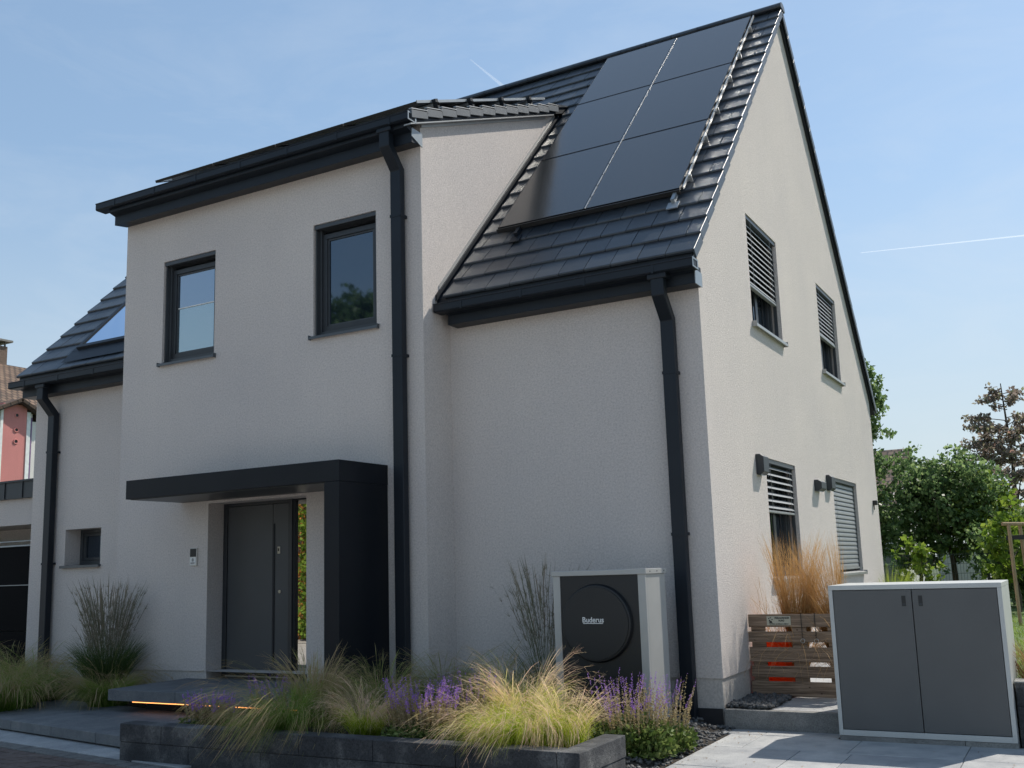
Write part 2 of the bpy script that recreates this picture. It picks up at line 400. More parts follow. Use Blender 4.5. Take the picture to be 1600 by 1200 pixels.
# paving at the right
pr_ = MB()
def slabrow(y0, y1, xs):
    for a, b in zip(xs[:-1], xs[1:]):
        z = G0 + rnd.uniform(-.0015, .0015)
        pr_.box((a + .003, y0 + .003, .1), (b - .003, y1 - .003, z))
slabrow(-.95, -.30, [.14, .43, 1.29, 2.14, 3.0, 3.9]); slabrow(-.297, -.045, [.02, .43, 1.09])
slabrow(-1.80, -.953, [.14, .92, 1.33, 2.15, 3.0, 3.9]); slabrow(-2.66, -1.803, [.14, .5, 1.36, 2.2, 3.1, 3.9])
slabrow(-3.5, -2.663, [.14, .93, 1.78, 2.63, 3.5, 3.9])
slabrow(-4.3, -3.503, [-.6, .3, 1.2, 2.1, 3.0, 3.9])
tag(pr_.build('pavement', M['slab'], bevel=.003, seg=1), kind='structure')
pj = MB(); pj.poly([(-5, -4.3, .19), (6, -4.3, .19), (6, .0, .19), (-5, .0, .19)])
tag(pj.build('paving_bed', M['soil']), kind='structure')

# beds
sb = MB()
# sloping planting soil behind the planter wall up to the facade
def grid_sheet(mb, x0, x1, y0, y1, nx, ny, zf):
    i0 = len(mb.v)
    for j in range(ny + 1):
        for i in range(nx + 1):
            x = x0 + (x1 - x0) * i / nx; y = y0 + (y1 - y0) * j / ny
            mb.v.append((x, y, zf(x, y)))
    for j in range(ny):
        for i in range(nx):
            a = i0 + j * (nx + 1) + i; mb.f.append((a, a + 1, a + nx + 2, a + nx + 1))
def soilz(x, y):
    n = .02 * math.sin(x * 9 + y * 5) + .015 * math.sin(x * 23 - y * 17)
    base = .44
    if x > -.2: base = .44 - (x + .2) * .7
    if y > -2.4: base = min(base, .44 - .14 * min(1, (y + 2.4) / 1.0))
    if x > -.6 and y > -2.5: base = min(base, .36 - (x + .6) * .25)
    return max(.192, base + n) if x < .12 else .192
grid_sheet(sb, -4.3, .12, -3.05, -.02, 60, 40, soilz)
tag(sb.build('planting_bed', M['soil'], smooth=True), kind='structure')
sl_ = MB(); grid_sheet(sl_, -14, -6.65, -1.95, -.02, 50, 14, lambda x, y: .30 + .02 * math.sin(x * 8 + y * 6))
tag(sl_.build('planting_bed', M['soil'], smooth=True), kind='structure')

# gravel: stuff
def gravel(name, spots, n, r0, r1, label, seed=1):
    g = np.random.default_rng(seed); Vs = []; Fs = []
    base = np.array([(-1, -1, -.6), (1, -1, -.7), (1, 1, -.6), (-1, 1, -.7), (-.7, -.8, .6), (.8, -.7, .5), (.7, .8, .7), (-.8, .6, .5)])
    fq = np.array([(0, 3, 2, 1), (4, 5, 6, 7), (0, 1, 5, 4), (1, 2, 6, 5), (2, 3, 7, 6), (3, 0, 4, 7)])
    for k in range(n):
        x, y, z = spots(g)
        v = base * (g.uniform(r0, r1) * g.uniform(.6, 1.2, 3)) * g.uniform(.8, 1.15, (8, 3))
        a = g.uniform(0, 6.28); b = g.uniform(-.5, .5)
        Rz = np.array([[math.cos(a), -math.sin(a), 0], [math.sin(a), math.cos(a), 0], [0, 0, 1]])
        Rx = np.array([[1, 0, 0], [0, math.cos(b), -math.sin(b)], [0, math.sin(b), math.cos(b)]])
        Vs.append(v @ Rx.T @ Rz.T + (x, y, z)); Fs.append(fq + 8 * k)
    o = np_mesh(name, np.concatenate(Vs), np.concatenate(Fs), M['gravel'])
    return tag(o, label, 'gravel', kind='stuff')
gravel('gravel', lambda g: (lambda x, y: (x, y, .384 + g.uniform(0, .022)))(g.uniform(.01, .43) - .0, g.uniform(.03, .88)), 620, .011, .028, 'dark loose gravel strip between house wall and raised slab', 1)
def sp2(g):
    x = g.uniform(-1.3, .11); y = g.uniform(-2.3, -.03); return (x, y, soilz(x, y) + .008)
gravel('gravel', sp2, 2600, .009, .020, 'dark gravel mulch around the sage at the house corner', 2)

g = np.random.default_rng(9); n = 150
c = np.stack([g.uniform(.0, 3.2, n) ** 1.0, g.uniform(-3.2, -.08, n), np.full(n, G0 + .004)], -1); near = g.uniform(0, 1, n) < .6
c[near, 0] = .12 + np.abs(g.normal(0, .15, near.sum())); a_ = g.uniform(0, 6.28, n); L = g.uniform(.006, .018, (n, 1))
d = np.stack([np.cos(a_), np.sin(a_), g.uniform(0, .5, n)], -1); s_ = np.stack([-np.sin(a_), np.cos(a_), g.uniform(0, .3, n)], -1)
q = np.stack([c, c + d * L * .6 + s_ * L * .4, c + d * L * 1.3, c + d * L * .6 - s_ * L * .4], 1)
tag(np_mesh('leaf_litter', q.reshape(-1, 3), np.arange(n * 4).reshape(-1, 4), M['dry'], attr={'rnd': np.repeat(g.uniform(0, .7, n), 4)}), 'small dry leaf bits and petals lying on the paving', 'leaf litter', kind='stuff')
# planter wall made of blocks
PW = thing('planter_wall', (-2.2, -3.1, .2), 'low dark stone block wall around the planting bed, two courses high', 'garden wall')
def blockrow(mb, axis, fixed, th, edges, z0, z1):
    for a, b in zip(edges[:-1], edges[1:]):
        j = rnd.uniform(-.002, .002)
        if axis == 0: mb.box((a + .002, fixed + j, z0), (b - .002, fixed + th + j, z1))
        else: mb.box((fixed + j, a + .002, z0), (fixed + th + j, b - .002, z1))
b1 = MB(); top = .506; mid = .350
blockrow(b1, 0, -3.20, .17, [-4.44, -3.925, -3.135, -2.40, -1.68, -.95, -.14], mid + .002, top)
blockrow(b1, 1, -.14, .17, [-3.20, -2.42], mid + .002, top)
b1.build('upper_course', M['basalt'], PW, bevel=.006)
b2 = MB(); blockrow(b2, 0, -3.197, .165, [-4.44, -3.60, -2.80, -2.02, -1.25, -.50, -.14], .15, mid)
blockrow(b2, 1, -.137, .164, [-3.197, -2.423], .15, mid)
b2.build('lower_course', M['basalt'], PW, bevel=.006)

# ------------------------------------------------------------------ porch slab with light strip
PO = thing('porch_step', (-5, -1.0, .32), 'floating grey stone entrance step with a glowing warm light strip underneath', 'step')
pm = MB()
xs = [-6.5, -5.45, -4.40, -3.45]
for a, b in zip(xs[:-1], xs[1:]): pm.box((a + .002, -1.67, .44), (b - .002, -.545, .56))
pm.box((-6.185, -.545, .442), (-4.64, -.235, .557))
pm.build('slab', M['porch'], PO, bevel=.006)
pb_ = MB(); pb_.box((-6.2, -1.40, .15), (-3.45, -.55, .439)); pb_.build('base', M['black'], PO)
em, t_, p_ = newmat('led_strip'); p_.inputs['Emission Color'].default_value = (1, .38, .10, 1); p_.inputs['Emission Strength'].default_value = 1.7; p_.inputs['Base Color'].default_value = (1, .6, .3, 1)
le = MB(); le.box((-6.12, -1.655, .430), (-3.6, -1.640, .4395)); le.build('light_strip', em, PO)

# ------------------------------------------------------------------ THE HOUSE
H = thing('house', (-5, 4, .2), 'light grey rendered two storey house with steep dark roof and a projecting front bay', 'house')

def clip_poly(poly, f):
    out = []
    for i in range(len(poly)):
        a, b = poly[i], poly[(i + 1) % len(poly)]; fa, fb = f(a), f(b)
        if fa >= 0: out.append(a)
        if (fa >= 0) != (fb >= 0):
            k = fa / (fa - fb); out.append((a[0] + (b[0] - a[0]) * k, a[1] + (b[1] - a[1]) * k))
    return out
def wall(mb, to3, u0, u1, v0, v1, holes, depth_dir, clips=(), depth=.15):
    """wall sheet in a plane with rectangular holes and their reveals; to3(u,v,d) gives the 3D point"""
    us = sorted({u0, u1, *[h[0] for h in holes], *[h[1] for h in holes]}); vs = sorted({v0, v1, *[h[2] for h in holes], *[h[3] for h in holes]})
    for i in range(len(us) - 1):
        for j in range(len(vs) - 1):
            cu, cv = (us[i] + us[i + 1]) / 2, (vs[j] + vs[j + 1]) / 2
            if any(h[0] < cu < h[1] and h[2] < cv < h[3] for h in holes): continue
            pl = [(us[i], vs[j]), (us[i + 1], vs[j]), (us[i + 1], vs[j + 1]), (us[i], vs[j + 1])]
            for c in clips:
                pl = clip_poly(pl, c)
                if len(pl) < 3: break
            if len(pl) >= 3: mb.poly([to3(u, v, 0) for u, v in pl])
    for h in holes:
        dd = h[4] if len(h) > 4 else depth
        c = [(h[0], h[2]), (h[1], h[2]), (h[1], h[3]), (h[0], h[3])]
        for k in range(4):
            a, b = c[k], c[(k + 1) % 4]
            mb.poly([to3(*a, 0), to3(*b, 0), to3(*b, dd), to3(*a, dd)])
        
ZP = .645
W = MB()
fr_y0 = lambda u, v, d: (u, 0 + d, v)
fr_yb = lambda u, v, d: (u, YB + d, v)
gab = lambda u, v, d: (0 - d, u, v)
small = (-9.564, -8.81, 1.977, 2.486, .34)
WB1 = (-7.075, -6.144, 4.4875, 5.864, .2); WB2 = (-4.5375, -3.609, 4.4875, 5.864, .2)
DR = (-6.19, -4.634, ZP - .085, 2.64, .31)
GU1 = (1.92, 3.277, 4.4835, 5.8394, .22); GU2 = (5.546, 6.863, 4.4835, 5.8394, .22)
GG1 = (2.037, 3.409, 1.5195, 2.912, .22); GG2 = (5.59, 7.35, 1.5195, 2.912, .22)
# front wall right and left of bay
wall(W, fr_y0, Xr, 0, ZP, 4.85, [], None)
wall(W, fr_y0, XL, Xl, ZP, 4.85, [small], None)
# bay front
wall(W, fr_yb, Xl, Xr, ZP, 6.75, [WB1, WB2, (DR[0], DR[1], ZP, DR[3], DR[4])], None)
# bay cheeks
for x in (Xr, Xl):
    W.poly([(x, YB, ZP), (x, 0, ZP), (x, 0, 5.0), (x, 3.2, 8.35), (x, YB, zbay(YB) - .16)])
# right gable
clipR = [lambda p: (zmain(p[0]) - .13) - p[1] if p[0] <= YM else 1, lambda p: (ZR - T * (p[0] - YM) - .13) - p[1]]
clipF = [lambda p: (ZR - T * (YM - p[0]) - .13) - p[1], lambda p: (ZR - T * (p[0] - YM) - .13) - p[1]]
wall(W, gab, 0, D, ZP, ZR, [GU1, GU2, GG1, GG2], None, clipF)
# left gable and back
W.poly([(XL, 0, ZP), (XL, D, ZP), (XL, D, ZR - T * (D - YM) - .13), (XL, YM, ZR - .13), (XL, 0, ZR - T * YM - .13)])
W.poly([(0, D, ZP), (XL, D, ZP), (XL, D, 4.6), (0, D, 4.6)])
house_wall = W.build('wall', M['stucco'], H)

PL = MB(); e = .014
def plq(a, b, z0=.1, z1=ZP): PL.poly([(a[0], a[1], z0), (b[0], b[1], z0), (b[0], b[1], z1), (a[0], a[1], z1)])
def plb():
    global PL
    PL.build('plinth', M['plinth'], H); PL = MB()
plq((XL, e), (Xl, e)); plb()
plq((Xl + e, 0), (Xl + e, YB + e)); plq((Xl + e, YB + e), (DR[0], YB + e)); plq((DR[0], YB + e), (DR[0], YB + .31)); plb()
plq((DR[1], YB + .31), (DR[1], YB + e)); plq((DR[1], YB + e), (Xr - e, YB + e)); plq((Xr - e, YB + e), (Xr - e, e)); plq((Xr - e, e), (-e, e)); plq((-e, e), (-e, D)); plb()
tb = MB(); tb.box((Xr + .01, -.006, .1), (-.02, .0, .37)); tb.build('bitumen_skirt', M['tar'], H)
# header block above recess (closes top of the door niche)
# ---- roof structure
RF = MB()
def slopeslab(mb, x0, x1, y0, y1, zf, th):
    mb.poly([(x0, y0, zf(y0)), (x1, y0, zf(y0)), (x1, y1, zf(y1)), (x0, y1, zf(y1))])
    mb.poly([(x0, y0, zf(y0) - th), (x0, y1, zf(y1) - th), (x1, y1, zf(y1) - th), (x1, y0, zf(y0) - th)])
    for x in (x0, x1): mb.poly([(x, y0, zf(y0)), (x, y1, zf(y1)), (x, y1, zf(y1) - th), (x, y0, zf(y0) - th)])
    for y in (y0, y1): mb.poly([(x0, y, zf(y)), (x1, y, zf(y)), (x1, y, zf(y) - th), (x0, y, zf(y) - th)])
XV0, XV1 = -10.42, .075
dz = .062
slopeslab(RF, XV0 + .02, Xl - .0, -.26, YM, lambda y: zmain(y) - dz, .10)
slopeslab(RF, Xr + .0, XV1 - .03, -.26, YM, lambda y: zmain(y) - dz, .10)
slopeslab(RF, Xl, Xr, 3.1, YM, lambda y: zmain(y) - dz, .10)
slopeslab(RF, XV0 + .02, XV1 - .03, YM, 9.45, lambda y: zmain(y) - dz, .10)
slopeslab(RF, Xl - .10, Xr + .075, -.80, 3.35, lambda y: zbay(y) - .055, .085)
roof = RF.build('roof', M['trim'], H)

def tiles(mb, xranges, y0, tslope, zf, ncourse, course, w=.2985, x_ref=0, off=0.0, sign=1, seed=3):
    """interlocking flat tiles; zf(y) is the outer surface; xranges(y)-> list of (x0,x1)"""
    g = random.Random(seed)
    s = math.sqrt(1 + tslope ** 2); cy, cz = 1 / s, tslope / s           # along slope
    ny, nz = -cz, cy
    for c in range(ncourse):
        yb = y0 + c * course * cy * sign
        L = course + .05
        shift = (c % 2) * w / 2
        for (xa, xb) in xranges(c, yb):
            k0 = math.floor((xa - x_ref - shift) / w) - 1; x = x_ref + shift + k0 * w
            while x < xb:
                a, b = max(x, xa), min(x + w, xb); x += w
                if b - a < .02: continue
                j = g.uniform(-.002, .002); jn = g.uniform(-.0015, .0015)
                prof = [(j, -.032), (j, -.012), (j + .006, -.002), (j + .016, 0), (L, -.030), (L, -.045), (.05, -.042)]
                pts = []
                for sgm, n in prof:
                    n += jn; n -= .0
                    pts.append((yb + (sgm * cy + n * ny) * sign, zf(yb) + sgm * cz + n * nz))
                mb.extr(pts, 0, a + .004, b - .004)
TL = MB()
ncs = 20; crs = (YM + .31 - .05) * S / ncs
def xr_main(c, yb):
    if yb < 3.02: return [(XV0, Xl - .06), (Xr + .10, XV1)]
    return [(XV0, XV1)]
tiles(TL, xr_main, -.31, T, zmain, ncs, crs, x_ref=XV1)
# back slope, seen only along its right verge
tiles(TL, lambda c, y: [(-.9, XV1)], 9.5, T, zmain, 20, (9.5 - YM - .05) * S / 20, x_ref=XV1, sign=-1)
# bay roof
SB = math.sqrt(1 + BT * BT); ncb = 13; cb = .335
XB0, XB1 = Xl - .12, Xr + .10
tiles(TL, lambda c, y: [(XB0, XB1)], -.86, BT, zbay, ncb, cb, x_ref=XB1, seed=8)
TL.build('roof_tiles', M['tile'], H)
# back slope sheet (plain tiles as long courses)
BK = MB()
for c in range(20):
    y = 9.5 - c * (9.5 - YM) / 20; y2 = 9.5 - (c + 1) * (9.5 - YM) / 20 - .03
    BK.poly([(XV0, y, zmain(y)), (-.9, y, zmain(y)), (-.9, y2, zmain(y2) - .03), (XV0, y2, zmain(y2) - .03)])
BK.build('back_roof_tiles', M['tile'], H)
# ridge tiles
RD = MB(); x = XV1 + .02
while x > XV0:
    x2 = max(x - .42, XV0 - .02)
    prof = []
    for k in range(9):
        a = math.pi * (k / 8); prof.append((YM - math.cos(a) * .125, ZR - .055 + math.sin(a) * .085))
    prof = prof + [(YM + .11, ZR - .075), (YM - .11, ZR - .075)]
    RD.extr(prof, 0, x2 - .02, x - .004); x = x2
RD.build('ridge_tiles', M['tile'], H)

# verge flanges of the right gable (stepped with the courses), verge metal line
VG = MB()
for c in range(ncs):
    s0 = c * crs; s1 = s0 + crs + .02; y0 = -.31 + s0 / S; y1 = -.31 + s1 / S
    q = [(y0, zmain(y0) + .002), (y1, zmain(y1) - .03), (y1 + .06, zmain(y1) - .115), (y0 + .07, zmain(y0) - .075)]
    VG.extr(q, 0, XV1 - .012, XV1 + .006)
VG.build('verge_tiles', M['tile'], H, bevel=.003, seg=1); VG = MB()
crb = (9.5 - YM - .05) * S / 20
for c in range(20):
    s0 = c * crb; s1 = s0 + crb + .02; y0 = 9.5 - s0 / S; y1 = 9.5 - s1 / S
    q = [(y0, zmain(y0) + .002), (y1, zmain(y1) - .03), (y1 - .06, zmain(y1) - .115), (y0 - .07, zmain(y0) - .085)]
    VG.extr(q, 0, XV1 - .012, XV1 + .006)
VG.build('verge_tiles', M['tile'], H, bevel=.003, seg=1); VG = MB()
for c in range(ncb - 1):
    s0 = c * cb; s1 = s0 + cb; y0 = -.86 + s0 / SB; y1 = -.86 + s1 / SB
    q = [(y0, zbay(y0) + .006), (y1 + .02, zbay(y1) - .032), (y1 + .02, zbay(y1) - .115), (y0 + .012, zbay(y0) - .085)]
    VG.extr(q, 0, XB1 - .012, XB1 + .008)
    q = [(y0 - .004, zbay(y0) + .010), (y1 + .012, zbay(y1) - .024), (y1 + .012, zbay(y1) - .012), (y0 - .004, zbay(y0) + .024)]
    VL = MB(); VL.extr(q, 0, XB1 - .030, XB1 + .011); VL.build('verge_glint', M['sill_light'], H, bevel=.003, seg=1)  # pale strips along the tile tops, a painted sun glint
VG.build('verge_tiles', M['verge'], H, bevel=.003, seg=1)  # dormer flanges in the lightened, sunlit tile colour
def linestrip(mb, x0, x1, ya, yb_, zf, o1, o2):
    q = [(ya, zf(ya) + o1), (yb_, zf(yb_) + o1), (yb_, zf(yb_) + o2), (ya, zf(ya) + o2)]; mb.extr(q, 0, x0, x1)
for a_ in ((.002, .030, -.02, YM - .03, zmain, -.155, -.135), (.002, .052, -.28, YM - .05, zmain, -.125, -.110),
           (Xr + .002, XB1 - .005, -.86, 2.72, zbay, -.165, -.150), (Xr + .002, Xr + .02, YB, 2.6, zbay, -.20, -.166)):
    VT = MB(); linestrip(VT, *a_); VT.build('verge_trim', M['sill_light'], H)
# flashing along the dormer cheek
VT = MB(); q = [(-.22, zmain(-.22) + .02), (2.9, zmain(2.9) + .02), (2.9, zmain(2.9) + .07), (-.22, zmain(-.22) + .07)]
VT.extr(q, 0, Xr + .002, Xr + .010); VT.build('flashing_strip', M['alu'], H)
FL = MB()
q = [(-.30, zmain(-.30) - .05), (3.0, zmain(3.0) - .05), (3.0, zmain(3.0) + .018), (-.30, zmain(-.30) + .018)]
FL.extr(q, 0, Xr + .003, Xr + .03); FL.build('flashing', M['trim'], H)
# small metal catch piece at the top of the cheek
# ---- eaves: boxes and gutters
EB = MB()
EB.extr([(-.20, 4.46), (-.0, 4.46), (0, 4.66), (-.20, 4.66)], 0, Xr + .10, .035)
EB.extr([(-.20, 4.46), (-.0, 4.46), (0, 4.66), (-.20, 4.66)], 0, XL - .06, Xl - .004)
EB.extr([(YB - .20, 6.46), (YB, 6.49), (YB, 6.64), (YB - .20, 6.64)], 0, Xl - .02, Xr + .02)
for a_, b_2, yw_, z_ in ((Xr + .10, .035, 0, 4.585), (XL - .06, Xl - .004, 0, 4.585), (Xl - .02, Xr + .02, YB, 6.60)):
    EB.extr([(yw_ - .30, z_ + .01), (yw_ - .201, z_ - .02), (yw_ - .201, z_ + .05), (yw_ - .30, z_ + .05)], 0, a_, b_2)
EB.build('eaves_box', M['trim'], H, bevel=.003, seg=1)
EC = MB(); EC.extr([(-.205, 4.455), (-.004, 4.455), (-.004, 4.60), (-.205, 4.60)], 0, .036, .044); EC.build('eaves_end_plate', M['galv'], H); EC = MB()
EC.extr([(YB - .205, 6.53), (YB - .0, 6.465), (YB - .0, 6.63), (YB - .205, 6.63)], 0, Xr + .021, Xr + .03)
EC.build('eaves_end_plate', M['galv'], H)
GT = MB()
def gutter(mb, x0, x1, yw, z):   # box gutter, open at the top
    t = .004; pr = [(yw - .165, z + .005), (yw - .165, z - .075), (yw - .145, z - .088), (yw - .003, z - .088), (yw - .003, z + .02), (yw - .009, z + .02), (yw - .009, z - .080), (yw - .14, z - .080), (yw - .157, z - .07), (yw - .157, z + .005)]
    mb.extr(pr, 0, x0, x1)
    for xx in (x0, x1 - t): mb.box((xx, yw - .160, z - .084), (xx + t, yw - .005, z + .0))
    mb.tube([(x0, yw - .165, z + .003), (x1, yw - .165, z + .003)], .008, 8)
    k = x0 + .35
    while k < x1:
        mb.box((k, yw - .170, z - .09), (k + .025, yw - .1655, z + .004)); k += .75
gutter(GT, Xr + .02, .075, -.205, 4.67); gutter(GT, -10.5, Xl - .004, -.205, 4.67); gutter(GT, -8.0, Xr + .09, YB - .205, 6.742)
GT.build('gutter', M['trim'], H)
for (x, yw, z) in ((.077, -.205, 4.67), (Xr + .092, YB - .205, 6.742)):
    GE = MB(); GE.box((x - .001, yw - .165, z - .088), (x + .004, yw - .150, z + .01)); GE.box((x - .001, yw - .03, z - .088), (x + .004, yw - .004, z + .01))
    GE.box((x - .001, yw - .150, z - .088), (x + .004, yw - .03, z - .075)); GE.box((x - .001, yw - .150, z - .006), (x + .004, yw - .03, z + .01)); GE.build('gutter_end', M['galv'], H)
# downpipes
for (px, yw, ztop) in ((-.315, 0, 4.60), (-3.24, YB, 6.67), (-9.82, 0, 4.60)):
    dp = MB(); dp.sweep([(px, yw - .285, ztop), (px, yw - .285, ztop - .22), (px, yw - .085, ztop - .44), (px, yw - .085, .22)], .135, .095)
    d_ = dp.build('downpipe', M['trim'], H, bevel=.008)
    hp = MB(); hp.box((px - .10, yw - .345, ztop - .07), (px + .10, yw - .225, ztop - .015)); hp.build('pipe_collar', M['trim'], d_, bevel=.01)
    for zc in (ztop - 1.0, ztop - 2.6):
        cl = MB(); cl.box((px - .072, yw - .137, zc), (px + .072, yw - .001, zc + .03)); cl.build('pipe_bracket', M['trim'], d_)
# recess header
# ---- windows
def fbox(mb, ax, fixed0, fixed1, u0, u1, v0, v1, w):
    """rectangular frame ring; ax 1: in XZ plane (y fixed), ax 0: in YZ plane (x fixed)"""
    for a, b, c, d in ((u0, u1, v0, v0 + w), (u0, u1, v1 - w, v1), (u0, u0 + w, v0 + w, v1 - w), (u1 - w, u1, v0 + w, v1 - w)):
        if ax == 1: mb.box((a, fixed0, c), (b, fixed1, d))
        else: mb.box((fixed0, a, c), (fixed1, b, d))
def front_window(h, yw, gmat, rec, label=None, film=False):
    u0, u1, v0, v1 = h[:4]; yf = yw + rec
    m = MB(); fbox(m, 1, yf, yf + .09, u0, u1, v0 + .02, v1, .055)
    w = m.build('window', M['frame'], H, bevel=.003)
    m = MB(); fbox(m, 1, yf + .022, yf + .085, u0 + .058, u1 - .058, v0 + .078, v1 - .10, .062); m.build('sash', M['frame_dark'], w, bevel=.006)
    m = MB(); fbox(m, 1, yf + .040, yf + .080, u0 + .121, u1 - .121, v0 + .141, v1 - .163, .02); m.build('glazing_bead', M['frame'], w)
    zb, zt = v0 + .161, v1 - .183
    if film:
        zm = zb + (zt - zb) * .57
        m = MB(); m.box((u0 + .141, yf + .055, zm), (u1 - .141, yf + .06, zt)); m.build('pane', gmat, w)
        m = MB(); m.box((u0 + .141, yf + .055, zb), (u1 - .141, yf + .06, zm)); m.build('pane', M['glass_film'], w)
        m = MB(); m.box((u0 + .13, yf + .045, zm - .006), (u1 - .141, yf + .054, zm + .008)); m.build('glazing_bar', M['white'], w)
    else:
        m = MB(); m.box((u0 + .141, yf + .055, zb), (u1 - .141, yf + .06, zt)); m.build('pane', gmat, w)
    # closed back so nothing shows through
    m = MB(); m.box((u0 + .001, yf + .091, v0 + .001), (u1 - .001, yf + .10, v1 - .001)); m.build('backing', M['black'], w)
    m = MB(); m.box((u0 + .005, yw + .012, v1 - .055), (u1 - .005, yf - .004, v1 - .004)); m.build('blind_case', M['frame'], w, bevel=.004)
    for xx in (u0 + .012, u1 - .028):
        m = MB(); m.box((xx, yw + .03, v0 + .03), (xx + .016, yf - .003, v1 - .06)); m.build('guide_rail', M['frame'], w)
    m = MB(); m.extr([(yw - .045, v0 - .028), (yw - .045, v0 + .004), (yf + .001, v0 + .022), (yf + .001, v0 - .002), (yw - .035, v0 - .012), (yw - .038, v0 - .028)], 0, u0 - .035, u1 + .03)
    m.box((u0 - .040, yw - .048, v0 - .032), (u0 - .035, yw + .001, v0 + .022)); m.box((u1 + .030, yw - .048, v0 - .032), (u1 + .035, yw + .001, v0 + .022))
    m.build('sill', M['sill'], w)
    return w
front_window(WB1, YB, M['glass_bright'], .085, film=True)
front_window(WB2, YB, M['glass_dark'], .085)
# small deep window
u0, u1, v0, v1 = small[:4]
m = MB(); fbox(m, 1, .25, .33, u0, u1, v0 + .015, v1, .05); w = m.build('window', M['frame'], H, bevel=.003)
m = MB(); fbox(m, 1, .27, .32, u0 + .052, u1 - .052, v0 + .068, v1 - .052, .04); m.build('sash', M['frame'], w, bevel=.004)
m = MB(); m.box((u0 + .09, .295, v0 + .10), (u1 - .09, .30, v1 - .09)); m.build('pane', M['glass_dark'], w)
m = MB(); m.box((u0 + .001, .331, v0 + .001), (u1 - .001, .338, v1 - .001)); m.build('backing', M['black'], w)
m = MB(); m.extr([(-.05, v0 - .035), (-.05, v0), (.25, v0 + .016), (.25, v0 - .01), (-.04, v0 - .02)], 0, u0 - .045, u1 + .02); m.build('sill', M['sill'], w)

def gable_window(h, blind_bottom, nslat, closed=False, tiltdeg=20, curtain=True):
    y0, y1, z0, z1 = h[:4]; xf = -.115
    m = MB(); fbox(m, 0, xf - .08, xf, y0, y1, z0 + .02, z1, .06); w = m.build('window', M['frame'], H, bevel=.003)
    m = MB(); fbox(m, 0, xf - .07, xf - .018, y0 + .062, y1 - .062, z0 + .082, z1 - .062, .06); m.build('sash', M['frame_dark'], w, bevel=.005)
    m = MB(); m.box((xf - .055, y0 + .12, z0 + .14), (xf - .05, y1 - .12, z1 - .12)); m.build('pane', M['glass_gable'], w)
    m = MB(); m.box((xf - .035, (y0 + y1) / 2 - .05, z0 + .14), (xf - .012, (y0 + y1) / 2 + .05, z1 - .12)); m.build('mullion', M['frame_dark'], w, bevel=.004)
    m = MB(); m.box((xf - .10, y0 + .001, z0 + .001), (xf - .085, y1 - .001, z1 - .001)); m.build('backing', M['black'], w)
    # venetian blind
    bl = MB(); ys0, ys1 = y0 + .035, y1 - .035; zt = z1 - .05; pitch = (zt - blind_bottom) / nslat
    wd = .080; a = R(70 if closed else tiltdeg)
    for k in range(nslat):
        zc = zt - (k + .5) * pitch; xc = -.062
        pts = []
        for q_, bow in ((-1, 0), (-.5, .006), (0, .009), (.5, .006), (1, 0)):
            ux = math.cos(a) * q_ * wd / 2; uz = -math.sin(a) * q_ * wd / 2
            pts.append((xc + ux + math.sin(a) * bow, zc + uz + math.cos(a) * bow))
        low = [(px - math.sin(a) * .0015, pz - math.cos(a) * .0015) for px, pz in pts[::-1]]
        i = len(bl.v); pr = pts + low; n = len(pr)
        bl.v += [(px, ys0, pz) for px, pz in pr] + [(px, ys1, pz) for px, pz in pr]
        bl.f.append(tuple(i + q for q in range(n))); bl.f.append(tuple(i + n + q for q in range(n))[::-1])
        for q in range(n): bl.f.append((i + q, i + n + q, i + n + (q + 1) % n, i + (q + 1) % n))
    B = bl.build('blind', M['slat'], w)
    m = MB(); m.box((-.085, ys0 - .005, blind_bottom - .035), (-.035, ys1 + .005, blind_bottom - .008)); m.build('bottom_rail', M['slat'], B, bevel=.004)
    for yy in (ys0 + .22, ys1 - .2):
        m = MB(); m.tube([(-.020, yy, zt), (-.020, yy, blind_bottom)], .002, 5); m.build('lift_cord', M['slat'], B)
    m = MB(); m.box((-.11, y0 + .003, z1 - .05), (-.012, y1 - .003, z1 - .003)); m.build('blind_case', M['frame'], w)
    for yy in (y0 + .004, y1 - .028):
        m = MB(); m.box((-.085, yy, z0 + .03), (-.045, yy + .024, z1 - .05)); m.build('guide_rail', M['frame'], w)
    m = MB(); m.extr([(.055, z0 - .04), (.055, z0 - .006), (xf, z0 + .02), (xf, z0 - .004), (.042, z0 - .022), (.044, z0 - .04)], 1, y0 - .03, y1 + .03)
    # profile is given as (x, z) for extrusion along y
    m.box((-.001, y0 - .035, z0 - .045), (.058, y0 - .030, z0 + .02)); m.box((-.001, y1 + .030, z0 - .045), (.058, y1 + .035, z0 + .02))
    m.build('sill', M['sill_light'], w)
    return w
gable_window(GU1, 5.01, 11, tiltdeg=53)
gable_window(GU2, 5.10, 11, tiltdeg=56)
gable_window(GG1, 2.32, 7, tiltdeg=36)
gable_window(GG2, 1.60, 19, closed=True)

